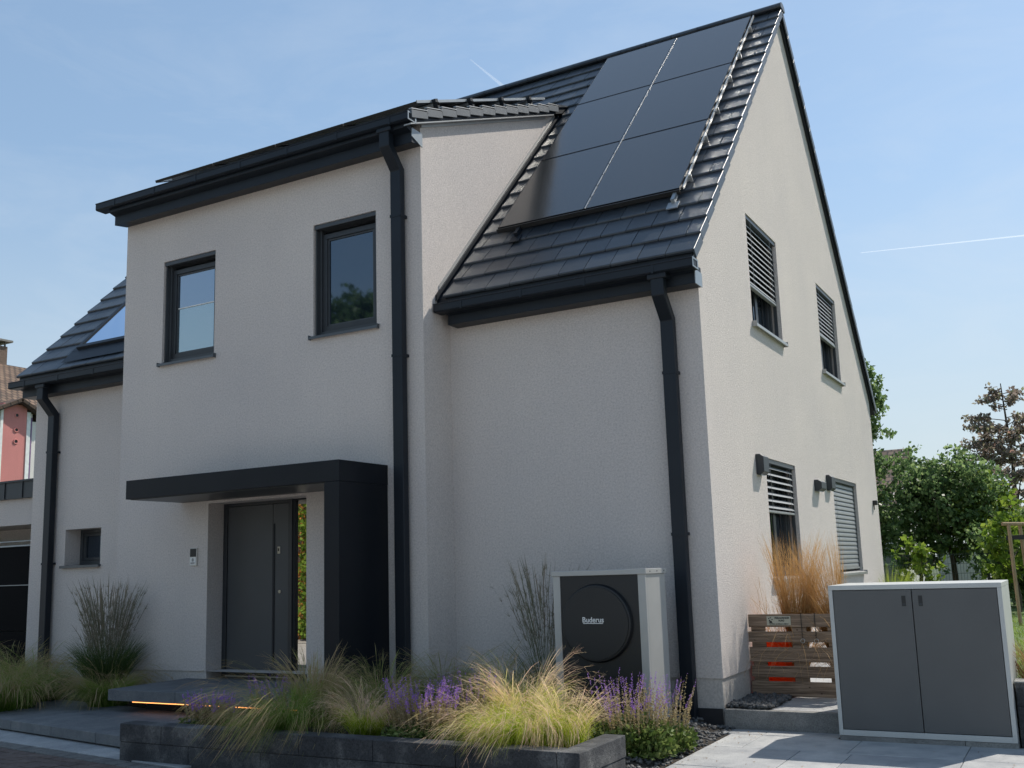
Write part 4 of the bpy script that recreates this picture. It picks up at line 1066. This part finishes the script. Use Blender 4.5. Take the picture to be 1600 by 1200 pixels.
# left bed
stipa((-7.95, -1.85, .31), .62, 'large green feather grass mound in the left bed at the picture edge, nearest the street', 21, 'stipa_green', n=3000, ncul=500, spread=.26, bias=(.10, -.2), droop=1.6, green=(.1, .95), cul=(.6, 1), w=.0034)
stipa((-8.35, -1.20, .31), .62, 'wide green feather grass mound in the left bed, in front of the left downpipe', 22, 'stipa_green', n=2400, ncul=420, spread=.24, bias=(.12, -.1), droop=1.6, w=.0034)
stipa((-7.00, -1.25, .31), .60, 'olive feather grass mound beside the entrance step', 23, 'stipa_green', n=2200, ncul=420, spread=.2, bias=(.1, -.12), droop=1.7, green=(.2, .95), cul=(.7, 1), w=.0032)
stipa((-9.6, -.75, .31), .66, 'green feather grass in the left bed between the garage and the left downpipe', 24, 'stipa_green', n=1800, ncul=360, spread=.22, bias=(-.1, 0), w=.0034)
stipa((-10.9, -.5, .31), .62, 'green feather grass in the left bed in front of the garage door', 25, 'stipa_green', n=1800, ncul=360, spread=.22, bias=(-.2, 0), w=.0034)

def reed(loc, h, label, seed, n=140, nl=500, spread=.16, lean=.16, mat='calam'):
    g = np.random.default_rng(seed); t = thing('reed_grass', loc, label, 'ornamental grass', 'upright reed grasses')
    a = blades(g, nl, spread, h * .62, lean * 1.4, .9, .006, color=(0, .55)); np_mesh('leaf_blades', a[0], a[1], M[mat], t, attr={'rnd': a[2]})
    b = blades(g, n, spread * .7, h, lean * .9, .35, .0048, seg=9, wob=.3, color=(.2, 1), plume=.66, lw=.35, lean0=.02)
    hr = add_hairs(g, b[0], 9, n, 16, .07, .004, .9, .68); c = join([b, hr]); np_mesh('flower_spikes', c[0], c[1], M[mat], t, attr={'rnd': c[2]})
    return t
reed((-7.42, -.95, .31), 1.28, 'tall upright reed grass with feathery spikes against the bay wall', 31, n=260, nl=1200, lean=.09)
reed((-1.50, -.72, .33), 1.32, 'thin dark upright grass beside the left edge of the heat pump', 32, n=110, nl=160, spread=.09, lean=.12)

# dry bundles behind the pallet
def bundle(loc, h, n, lean, bias, label, seed, spread=.05, col=(.05, .85), droop=.28):
    g = np.random.default_rng(seed); t = thing('dry_grass_bundle', loc, label, 'dry grass', 'dry grass bundles behind the pallet gate')
    a = blades(g, n, spread, h, lean, droop, .0042, seg=8, bias=bias, color=col, lw=.35, wob=.25)
    hr = add_hairs(g, a[0], 8, n, 3, .10, .002, .85, .6); c = join([a, hr]); np_mesh('dry_stems', c[0], c[1], M['dry'], t, attr={'rnd': c[2]})
    b = blades(g, n // 6, spread, h * .8, lean * 2.6, 2.3, .006, seg=9, bias=bias, color=(.4, 1), lw=.4); np_mesh('dry_leaves', b[0], b[1], M['dry'], t, attr={'rnd': b[2]})
bundle((.44, 1.16, .40), 1.40, 900, .035, (.05, 0), 'thick upright dry grass bundle in the middle behind the pallet gate', 41, .045)
bundle((.86, 1.18, .40), 1.36, 800, .03, (-.30, 0), 'dry grass bundle leaning left, next to the cabinet', 42, .05)
bundle((.14, 1.22, .40), 1.15, 60, .13, (-.02, 0), 'thin sparse dry grass tuft at the house wall', 43, .03)
bundle((.30, 1.20, .40), 1.18, 60, .16, (-.10, 0), 'loose dry grass tuft between the sparse one and the thick bundle', 44, .03)

# sage / lavender
def sage(loc, h, n, rx, ry, label, seed, leafn=900, purple=(.62, 1), name='sage_plant', group='purple sage plants', cat='flowering plant', lsz=.028, bias=(0, 0), leafh=.35):
    g = np.random.default_rng(seed); t = thing(name, loc, label, cat, group)
    # leaves
    az = g.uniform(0, 6.283, leafn); r = np.sqrt(g.uniform(0, 1, leafn))
    c = np.stack([r * np.cos(az) * rx, r * np.sin(az) * ry, g.uniform(0, 1, leafn) ** 1.3 * h * leafh * (1.1 - .5 * r)], -1)
    d = g.normal(0, 1, (leafn, 3)) + np.stack([np.cos(az), np.sin(az), np.full(leafn, .6)], -1); d /= np.linalg.norm(d, axis=1, keepdims=True)
    s = np.cross(d, g.normal(0, 1, (leafn, 3))); s /= np.linalg.norm(s, axis=1, keepdims=True)
    L = lsz * g.uniform(.6, 1.5, (leafn, 1))
    q = np.stack([c, c + d * L * .6 + s * L * .35, c + d * L * 1.3, c + d * L * .6 - s * L * .35], 1)
    np_mesh('leaves', q.reshape(-1, 3), np.arange(leafn * 4).reshape(-1, 4), M['salvia_leaf'], t, attr={'rnd': np.repeat(g.uniform(0, 1, leafn), 4)})
    # spikes
    a = blades(g, n, 1.0, h, .0, .25, .0035, seg=8, color=(.0, .45), lw=.3, lean0=.08, elong=(rx * .8, ry * .8), bias=bias)
    P = a[0].reshape(n, 9, 2, 3).mean(2)
    per = 64; tt = g.uniform(.38, 1, (n, per)); k = np.minimum((tt * 8).astype(int), 7); fr = tt * 8 - k; idx = np.arange(n)[:, None]
    pos = P[idx, k] * (1 - fr[..., None]) + P[idx, k + 1] * fr[..., None]
    dirn = g.normal(0, 1, (n, per, 3)); dirn[..., 2] = np.abs(dirn[..., 2]) * .5; dirn /= np.linalg.norm(dirn, axis=-1, keepdims=True)
    rr = .012 * (1.25 - tt[..., None]) + .004
    s2 = np.cross(dirn, g.normal(0, 1, (n, per, 3))); s2 /= np.linalg.norm(s2, axis=-1, keepdims=True)
    z0_ = pos; q = np.stack([z0_, z0_ + dirn * rr * .6 + s2 * rr * .45, z0_ + dirn * rr * 1.3, z0_ + dirn * rr * .6 - s2 * rr * .45], 2).reshape(-1, 4, 3)
    fl = g.uniform(purple[0], purple[1], (n, 1)); cc = np.where(tt > 1.31 - fl * .62, .8 + .2 * g.uniform(0, 1, (n, per)), .15 + .4 * g.uniform(0, 1, (n, per)))
    A = np.repeat(cc.reshape(-1), 4)
    j = join([a, (q.reshape(-1, 3), np.arange(len(q) * 4).reshape(-1, 4), A)])
    np_mesh('flower_spikes', j[0], j[1], M['salvia_flower'], t, attr={'rnd': j[2]})
    return t
sage((-1.45, -2.88, .44), .43, 150, .36, .13, 'sunlit purple sage between shaded and golden grasses in the planter', 51, 1500)
sage((-1.30, -2.42, .41), .48, 60, .20, .18, 'purple sage half hidden behind the golden grass', 52, 600)
sage((-.20, -1.75, .26), .54, 120, .32, .30, 'bushy purple sage at ground level, right of the planter end', 53, 3200, (.6, 1), lsz=.036, leafh=.55)
sage((-.02, -1.35, .24), .50, 34, .17, .22, 'purple sage with faded brown spikes nearest the house corner', 54, 1100, (.5, .9), lsz=.032, leafh=.4)
sage((-3.85, -2.72, .43), .27, 120, .36, .16, 'low dark lavender behind the left end of the planter wall', 55, 900, (.7, 1), 'lavender_plant', 'lavender plants', lsz=.018)
sage((-3.45, -2.35, .42), .38, 60, .26, .16, 'shaded purple sage between the entrance step and the drooping grass', 56, 900, (.6, 1))

# ------------------------------------------------------------------ trees
def tree(name, loc, label, seed, h, r, z_low, nb, leaves, lsz, mat, group, trunk_r=.12, up=.5, sigma=.25, shape=1.0, tip=False, flat=.5, shoots=0):
    g = np.random.default_rng(seed); t = thing(name, loc, label, 'tree', group)
    tk = MB(); base = Vector(loc); top = Vector((g.normal(0, .15), g.normal(0, .15), h * .97)); pts = [base + top * (k / 6) + Vector((g.normal(0, .03), g.normal(0, .03), 0)) * (k > 0) for k in range(7)]
    tk.tube(pts, trunk_r, 8, trunk_r * .12)
    Vs = []; dens = []
    ends = []
    for b in range(nb):
        f = g.uniform(0, 1); zb = z_low + (h - z_low) * f * .92
        prof = (1 - f) ** shape * .85 + .15 if shape > 0 else 1
        if shape == 1.0: prof = math.sqrt(max(.03, 1 - (2 * f - .85) ** 2 * .85))
        L = r * prof * g.uniform(.65, 1.15); a = g.uniform(0, 6.283); u_ = up * g.uniform(.4, 1.5)
        s = top * (zb / top.z)
        dirv = Vector((math.cos(a), math.sin(a), u_)).normalized(); mid = s + dirv * L * .55 + Vector((0, 0, .02 * L)); e_ = s + dirv * L + Vector((0, 0, (up - .3) * .2 * L))
        tk.tube([base + s, base + mid, base + e_], trunk_r * .28 * (1 - .6 * f), 5, .006)
        ends.append((np.array(s), np.array(mid), np.array(e_), L))
    for b in range(shoots):
        a = g.uniform(0, 6.283); rr_ = r * g.uniform(.1, .85); sh = h * g.uniform(.10, .22)
        s = Vector((math.cos(a) * rr_, math.sin(a) * rr_, z_low + (h - z_low) * (.93 - .55 * (rr_ / r) ** 2) - sh * .3)); e_ = s + Vector((g.normal(0, .06), g.normal(0, .06), sh * 1.4)); mid = (s + e_) / 2
        tk.tube([base + s, base + mid, base + e_], .008, 4, .003); ends.append((np.array(s), np.array(mid), np.array(e_), -sh))
    tk.build('trunk', M['bark'], t)
    wts = np.array([abs(q[3]) for q in ends]); cnt = (leaves * wts / wts.sum()).astype(int)
    C_ = []
    for (s, mid, e_, L), c in zip(ends, cnt):
        # twigs off the branch; leaves sit in small clusters on the twigs
        nc = max(2, c // 14); f = g.uniform(.22, 1.04, nc) ** .8
        p = np.where(f[:, None] < .55, s + (mid - s) * (f[:, None] / .55), mid + (e_ - mid) * ((f[:, None] - .55) / .45))
        p = p + g.normal(0, sigma if L > 0 else .05, (nc, 3)) * np.array([1, 1, flat]) * (.45 + .55 * abs(L) / r)
        q = np.repeat(p, 14, 0) + g.normal(0, sigma * .28, (nc * 14, 3)) * np.array([1, 1, .8]); C_.append(q)
    C_ = np.concatenate(C_); n = len(C_)
    d = g.normal(0, 1, (n, 3)); d[:, 2] -= .35; d /= np.linalg.norm(d, axis=1, keepdims=True)
    s = np.cross(d, g.normal(0, 1, (n, 3))); s /= np.linalg.norm(s, axis=1, keepdims=True)
    L = lsz * g.uniform(.6, 1.35, (n, 1))
    q = np.stack([C_, C_ + d * L * .5 + s * L * .34, C_ + d * L, C_ + d * L * .5 - s * L * .34], 1)
    np_mesh('crown', q.reshape(-1, 3), np.arange(n * 4).reshape(-1, 4), M[mat], t, attr={'rnd': np.repeat(np.clip(g.normal(.45, .22, n), 0, 1), 4)})
    return t
BGT = 'garden trees beyond the fence'
tree('garden_tree', (-1.05, 14.2, .6), 'tall slender green tree rising just behind the back corner of the house', 61, 5.0, 1.0, .8, 56, 12000, .10, 'leaf_dark', BGT, .07, 1.1, .18, 1.0, shoots=12)
tree('garden_tree', (.55, 15.5, .6), 'broad dark green bushy tree in the middle beyond the fence', 62, 3.0, 1.5, .8, 60, 13000, .10, 'leaf_dark', BGT, .08, .8, .24, 1.0, shoots=16)
tree('garden_tree', (-.25, 15.0, .6), 'dark green bush close to the house wall beyond the fence', 63, 2.55, .85, .7, 30, 5200, .10, 'leaf_dark', BGT, .05, .8, .2, 1.0, shoots=6)
tree('garden_tree', (1.35, 15.6, .6), 'yellow green leafy bush right of the dark bushy tree', 64, 2.6, .75, .9, 34, 4200, .12, 'leaf_light', BGT, .04, .7, .24, 1.0, shoots=6)
tree('copper_tree', (1.9, 17.8, .6), 'tall copper brown tree with layered feathery branches at the right edge', 65, 5.45, 2.1, .9, 84, 11500, .10, 'leaf_copper', BGT, .09, .30, .15, .75, flat=.25)
tree('garden_tree', (.30, 11.2, .6), 'young bright green sapling in front of the fence', 66, 1.35, .42, .2, 18, 520, .12, 'leaf_light', BGT, .02, .8, .12, 1.0)
tree('garden_tree', (1.95, 11.6, .6), 'small yellow green tree tied between wooden stakes', 67, 1.95, .75, .5, 26, 1500, .12, 'leaf_light', BGT, .03, .5, .16, 1.0)
tree('garden_tree', (1.9, 13.6, .6), 'dark hedge like bush behind the wooden stakes', 68, 1.9, 1.0, .05, 50, 9000, .09, 'leaf_dark', BGT, .05, .6, .24, 1.0)
tree('garden_tree', (3.6, 14.0, .6), 'dark green bush at the far right edge beyond the lawn', 69, 2.4, 1.2, .05, 50, 9000, .10, 'leaf_dark', BGT, .05, .6, .24, 1.0)

# reeds at the garden side of the gable
g = np.random.default_rng(70); t = thing('reed_clump', (.10, 8.9, .6), 'fresh green upright grass clump at the back corner of the house', 'ornamental grass')
a = blades(g, 500, .22, .95, .16, .5, .010, color=(.2, 1)); np_mesh('leaf_blades', a[0], a[1], M['leaf_light'], t, attr={'rnd': a[2]})
g = np.random.default_rng(71); t = thing('dried_plants', (2.72, .35, .66), 'dried brown flower stems on the lawn edge behind the cabinet', 'dry plant')
a = blades(g, 260, .18, .42, .35, 1.1, .005, color=(0, .5), elong=(1.2, 1)); np_mesh('dry_stems', a[0], a[1], M['dry'], t, attr={'rnd': a[2]})
g = np.random.default_rng(72); t = thing('green_plants', (2.85, 1.3, .66), 'small green leafy plants on the lawn behind the cabinet', 'plant')
a = blades(g, 260, .22, .36, .45, .9, .009, color=(.2, 1)); np_mesh('leaf_blades', a[0], a[1], M['leaf_light'], t, attr={'rnd': a[2]})
# lawn grass
g = np.random.default_rng(73); n = 16000
a = blades(g, n, 1.0, .07, .5, .8, .006, seg=2, color=(.2, 1)); V = a[0].reshape(n, 6, 3)
px = g.uniform(1.8, 4.2, n); py = .6 + g.uniform(0, 1, n) ** 1.3 * 9.5
V[:, :, 0] += px[:, None] - 0; V[:, :, 1] += py[:, None]; V[:, :, 2] += .655
V[:, :, 0] -= 0
o = np_mesh('lawn_grass', V.reshape(-1, 3), a[1], M['leaf_light'], attr={'rnd': a[2]}); tag(o, 'short sunlit grass blades of the lawn behind the cabinet', 'grass', kind='stuff')

# stakes
for i, (x, y, lab, lean) in enumerate(((2.135, 8.0, 'left round wooden tree stake in the garden', -.02), (2.31, 8.25, 'right round wooden tree stake in the garden', -.05))):
    m = MB(); m.tube([(x + lean, y, 2.16), (x, y, .55)], .028, 12); tag(m.build('tree_stake', M['stake'], origin=(x, y, .55)), lab, 'stake', 'tree stakes')
m = MB(); m.tube([(2.03, 7.965, 2.18), (2.45, 8.26, 2.165)], .030, 10); tag(m.build('stake_crossbar', M['stake'], origin=(2.2, 8.1, 2.17)), 'grey wooden crossbar lying on top of the tree stakes', 'crossbar')
m = MB(); m.box((2.06, 8.03, 1.93), (2.40, 8.05, 2.0)); tag(m.build('tree_tie', M['ink'], origin=(2.2, 8.04, 1.95)), 'black strap tied between the two tree stakes', 'strap')

# wire fence, perpendicular to view at about y=19..20
FN = thing('wire_fence', (1, 18, .6), 'dark green double wire mesh fence behind the garden', 'fence')
fdir = Vector((1, .42, 0)).normalized(); fo = Vector((-.55, 12.75, 0))
fm = simple('fence_green_metal', (.05, .065, .06), .5, .2)
for k in range(-2, 6):
    p = fo + fdir * (k * 1.22 + .82); m = MB(); m.box((p.x - .03, p.y - .03, .55), (p.x + .03, p.y + .03, 1.80 if k != 0 else 1.86)); m.build('post', fm, FN)
m = MB()
a0, a1 = fo + fdir * -1.8, fo + fdir * 7
for z in (.75, .95, 1.15, 1.35, 1.55, 1.74): m.tube([(a0.x, a0.y, z), (a1.x, a1.y, z)], .005, 4)
kk = 0
while kk < 8.8:
    p = a0 + fdir * kk; m.tube([(p.x, p.y, .62), (p.x, p.y, 1.77)], .0032, 3); kk += .06
m.build('wire_mesh', fm, FN)

# background buildings on the right
def tiled_roof(mb, p0, p1, p2, p3): mb.poly([p0, p1, p2, p3])
rt, t_, p_ = newmat('old_roof_tiles')
b_ = tex(t_, "ShaderNodeTexBrick", coords='UV', scale=1); b_.inputs['Color1'].default_value = (.13, .085, .06, 1); b_.inputs['Color2'].default_value = (.20, .14, .10, 1); b_.inputs['Mortar'].default_value = (.03, .022, .018, 1)
b_.inputs['Mortar Size'].default_value = .035; b_.inputs['Brick Width'].default_value = .26; b_.inputs['Row Height'].default_value = .34; b_.inputs['Mortar Smooth'].default_value = .3
n_ = tex(t_, "ShaderNodeTexNoise", scale=1.2, Detail=6); r_ = ramp(t_, n_.outputs[0], [(.3, (.7, .7, .7)), (.7, (1.3, 1.2, 1.1))])
t_.links.new(mixc(t_, 1., b_.outputs[0], r_.outputs[0], 'MULTIPLY'), p_.inputs['Base Color']); p_.inputs['Roughness'].default_value = .85; bump(t_, p_, b_.outputs[1], .05, 1)
p_.inputs['Roughness'].default_value = .85
def uvquad(ob, w, h):
    me = ob.data; uv = me.uv_layers.new(name='UVMap')
    for p in me.polygons:
        cs = [(0, 0), (w, 0), (w, h), (0, h)]
        for k, li in enumerate(p.loop_indices): uv.data[li].uv = cs[k % 4]

def quad_obj(name, pts, mat, parent, w, h, th=.12):
    me = bpy.data.meshes.new(name); o3 = off_of(parent); pts = [Vector(p) - o3 for p in pts]
    nrm = (pts[1] - pts[0]).cross(pts[3] - pts[0]).normalized() * -th
    v = pts + [p + nrm for p in pts]
    me.from_pydata([tuple(p) for p in v], [], [(0, 1, 2, 3), (7, 6, 5, 4), (0, 4, 5, 1), (1, 5, 6, 2), (2, 6, 7, 3), (3, 7, 4, 0)]); me.materials.append(mat)
    ob = bpy.data.objects.new(name, me); COL.objects.link(ob); ob.parent = parent; uvquad(ob, w, h); return ob
whitew = stucco('old_white_render', (.62, .60, .57), .1)
BH = thing('background_house', (-4.5, 31, .5), 'distant white house with grey tiled roof peeking out beside the gable', 'house')
gt = simple('grey_old_tiles', (.16, .145, .135), .85, 0, .25, 8, .02, 20)
m = MB(); m.box((-9, 30.2, .5), (-2.95, 38, 3.95)); m.poly([(-2.95, 30.2, 3.95), (-2.95, 34.1, 6.2), (-2.95, 38, 3.95)]); m.build('wall', whitew, BH)
quad_obj('roof', [(-9.3, 29.9, 3.6), (-2.75, 29.9, 3.6), (-2.75, 34.1, 6.1), (-9.3, 34.1, 6.1)], rt, BH, 6.5, 4.9)
quad_obj('roof', [(-2.75, 38.3, 3.6), (-9.3, 38.3, 3.6), (-9.3, 34.1, 6.1), (-2.75, 34.1, 6.1)], rt, BH, 6.5, 4.9)
SH = thing('garden_shed', (0, 24, .5), 'low pale garage wall with dark base seen through the wire fence', 'garage')
m = MB(); m.box((-.62, 22, .95), (.62, 25, 1.95)); m.build('wall', whitew, SH)
m = MB(); m.box((-.63, 21.98, .4), (.63, 25, .949)); m.build('base', M['ink'], SH)
m = MB(); m.box((-.72, 21.9, 1.95), (.72, 25.1, 2.02)); m.build('roof', M['alu'], SH)
GS = thing('garden_wall', (-2.5, 20, .5), 'grey wall panels beyond the fence close to the house corner', 'wall')
m = MB(); m.box((-4, 20, .5), (-1.35, 20.2, 2.02)); m.build('panel', simple('grey_panel', (.16, .17, .17), .8), GS)
m = MB(); m.box((-4, 19.97, 2.02), (-1.33, 20.23, 2.06)); m.build('coping', M['galv'], GS)
GB = thing('brown_shed', (.7, 27, .5), 'reddish brown shed roof between the background trees', 'shed')
m = MB(); m.box((.0, 26, .5), (1.3, 29, 2.35)); m.build('wall', simple('brown_boards', (.09, .055, .045), .8), GB)
m = MB(); m.box((-.15, 25.8, 2.35), (1.45, 29.2, 2.55)); m.build('roof', simple('red_roof_felt', (.24, .12, .09), .8), GB)

# ------------------------------------------------------------------ garage at the left
GA = thing('garage', (-13, 3, .3), 'flat roofed garage with dark metal fascia and black door at the left edge', 'garage')
m = MB()
m.poly([(-17, 1.0, 2.70), (-10.36, 1.0, 2.70), (-10.36, 1.0, 3.14), (-17, 1.0, 3.14)])
m.poly([(-17, 1.0, 2.70), (-10.36, 1.0, 2.70), (-10.36, 1.9, 2.70), (-17, 1.9, 2.70)])
m.box((-10.38, 1.0, .3), (-10.35, 8, 3.14)); m.box((-10.75, .999, .3), (-10.38, 1.02, 2.70)); m.poly([(-17, 1.0, 3.14), (-10.36, 1, 3.14), (-10.36, 8, 3.14), (-17, 8, 3.14)])
m.poly([(-17, 1.9, .3), (-10.36, 1.9, .3), (-10.36, 1.9, 2.7), (-17, 1.9, 2.7)])
m.build('wall', M['stucco'], GA)
m = MB(); m.box((-17.1, .93, 3.13), (-10.36, 1.1, 3.40)); m.box((-17.1, .90, 3.40), (-10.36, 1.2, 3.43)); fa = m.build('fascia', M['lamp'], GA)
m = MB()
for k in range(16): m.box((-17 + k * .46, .915, 3.135), (-16.98 + k * .46, .929, 3.40))
m.build('standing_seam', M['lamp'], fa)
gdm = simple('black_satin_door', (.003, .0035, .005), .6, 0, .1, 1, spec=.05)
m = MB()
for z0, z1 in ((.30, .98), (.99, 1.72), (1.735, 2.36)): m.box((-16.8, 1.22, z0), (-10.76, 1.26, z1))
gd = m.build('garage_door', gdm, GA, bevel=.004)
m = MB(); m.box((-16.8, 1.18, 2.362), (-10.76, 1.26, 2.385)); m.box((-16.8, 1.17, 2.44), (-10.76, 1.20, 2.455)); m.box((-16.8, 1.205, 1.722), (-10.76, 1.225, 1.733)); m.build('door_rail', M['galv'], gd)

# neighbour house far left
NB = thing('neighbour_house', (-37, 17, .3), 'pink and white neighbouring house with old brown tiled roof at the left edge', 'house')
pink = stucco('pink_render', (.66, .27, .25), .05); wht = stucco('cream_render', (.80, .77, .72), .03); x = -33
m = MB(); m.box((x - .3, 14.48, 2), (x + .02, 15.49, 8.75)); m.build('pink_panel', pink, NB)
m = MB(); m.box((x - 8, 11.5, 1), (x, 19.5, 8.15)); m.box((x - 5, 14.3, 8.15), (x - .01, 15.75, 8.45)); m.build('wall', wht, NB)
wp_ = simple('white_paint', (.8, .8, .77), .6)
for a, b, zt in ((14.37, 14.479, 8.5), (15.491, 15.65, 8.5)):
    m = MB(); m.box((x - .3, a, 2), (x + .05, b, zt)); m.build('white_stripe', wp_, NB)
vj = simple('violet_stripe', (.20, .12, .24), .7)
m = MB(); m.box((x - .2, 15.68, 2), (x + .03, 15.73, 8.3)); m.build('dark_joint', vj, NB)
for zc in (8.32, 7.74, 7.28):
    m = MB(); m.tube([(x + .03, 15.06 + .085 * math.cos(a), zc + .085 * math.sin(a)) for a in [q * math.pi / 8 for q in range(17)]], .025, 6); v = m.build('vent', pink, NB)
    m = MB(); m.cyl((x + .022, 15.06, zc), (1, 0, 0), .075, .006, 16); m.build('vent_hole', M['ink'], v)
yr, zr_ = 15.06, 8.98
quad_obj('roof', [(x + .35, 16.5, 8.28), (x - 4, 16.5, 8.28), (x - 4, yr, zr_), (x + .35, yr, zr_)], rt, NB, 4.3, 1.6)
quad_obj('roof', [(x - 4, 13.6, 8.28), (x + .35, 13.6, 8.28), (x + .35, yr, zr_), (x - 4, yr, zr_)], rt, NB, 4.3, 1.6)
m = MB(); m.extr([(16.46, 8.12), (16.46, 8.26), (yr, 8.94), (13.64, 8.26), (13.64, 8.12), (yr, 8.80)], 0, x + .12, x + .30); m.build('barge_board', simple('dark_wood', (.05, .035, .03), .8), NB)
quad_obj('roof', [(x - .8, 11, 8.55), (x - .8, 19.4, 8.55), (-38, 19.4, 11.45), (-38, 11, 11.45)], rt, NB, 8.4, 6.5)
m = MB(); m.box((-38.9, 16.4, 10), (-37.95, 17.82, 12.25)); ch = m.build('chimney', simple('chimney_brick', (.17, .12, .09), .9, 0, .3, 20, .03, 20), NB)
m = MB(); m.box((-39.1, 16.2, 12.45), (-37.8, 17.98, 12.54))
for a in (-38.85, -38.05):
    for b in (16.5, 17.7): m.box((a, b, 12.25), (a + .06, b + .06, 12.45))
m.build('chimney_cap', M['kerb'], ch)

# ------------------------------------------------------------------ across the street (seen in reflections)
def hedge(loc, w, d, h, mat, label, seed, n):
    g = np.random.default_rng(seed); t = thing('hedge', loc, label, 'hedge', 'hedges across the street')
    c = g.uniform(-1, 1, (n, 3)); ax = g.integers(0, 3, n); c[np.arange(n), ax] = np.sign(c[np.arange(n), ax]) * g.uniform(.86, 1.04, n)
    c *= np.array([w / 2, d / 2, h / 2]); c[:, 2] += h / 2
    c += .07 * np.sin(c[:, [1, 2, 0]] * 5)
    dv = g.normal(0, 1, (n, 3)); dv /= np.linalg.norm(dv, axis=1, keepdims=True); s = np.cross(dv, g.normal(0, 1, (n, 3))); s /= np.linalg.norm(s, axis=1, keepdims=True)
    L = .13 * g.uniform(.6, 1.4, (n, 1)); q = np.stack([c, c + dv * L * .5 + s * L * .35, c + dv * L, c + dv * L * .5 - s * L * .35], 1)
    np_mesh('foliage', q.reshape(-1, 3), np.arange(n * 4).reshape(-1, 4), M[mat], t, attr={'rnd': np.repeat(g.uniform(0, 1, n), 4)})
    m = MB(); x, y, z = loc; m.box((x - w / 2 + .15, y - d / 2 + .12, z), (x + w / 2 - .15, y + d / 2 - .12, z + h - .15)); m.build('branches', M['bark'], t)
hedge((-17.15, -13.4, .2), 3.0, 1.4, 4.6, 'leaf_orange', 'orange leaved hedge across the street', 81, 15000)
hedge((-13.85, -13.0, .2), 3.6, 1.4, 4.2, 'leaf_hedge', 'green hedge across the street', 82, 15000)
hedge((-20.8, -13.5, .2), 3.4, 1.4, 4.2, 'leaf_hedge', 'green hedge farther along the street behind the viewer', 83, 9000)
tree('street_tree', (-15.6, -15.5, .2), 'large tree across the street behind the viewer', 84, 10.6, 2.6, 1.5, 60, 14000, .22, 'leaf_dark', 'trees across the street', .22, .6, .6, 1.0)

# ------------------------------------------------------------------ contrails
cm, t_, p_ = newmat('contrail_ice'); t_.nodes.remove(p_); o_ = [n for n in t_.nodes if n.type == 'OUTPUT_MATERIAL'][0]
e_ = t_.nodes.new("ShaderNodeBsdfTranslucent"); e_.inputs[0].default_value = (1, 1, 1, 1); tr_ = t_.nodes.new("ShaderNodeBsdfTransparent"); mi_ = t_.nodes.new("ShaderNodeMixShader"); mi_.inputs[0].default_value = .13
t_.links.new(tr_.outputs[0], mi_.inputs[1]); t_.links.new(e_.outputs[0], mi_.inputs[2]); t_.links.new(mi_.outputs[0], o_.inputs[0])
for a, b, r0, r1, lab in (((-8633, 14255, 9000), (-8646, 15659, 9000), 5, 34, 'short fading white contrail above the dormer ridge'), ((-4890, 30302, 9000), (-453, 31405, 9000), 10, 24, 'thin white contrail low in the sky right of the gable')):
    m = MB(); a = Vector(a); b = Vector(b); m.tube([a + (b - a) * k / 6 for k in range(7)], r0, 8, r1)
    tag(m.build('contrail', cm, origin=tuple(a)), lab, 'contrail', 'contrails')
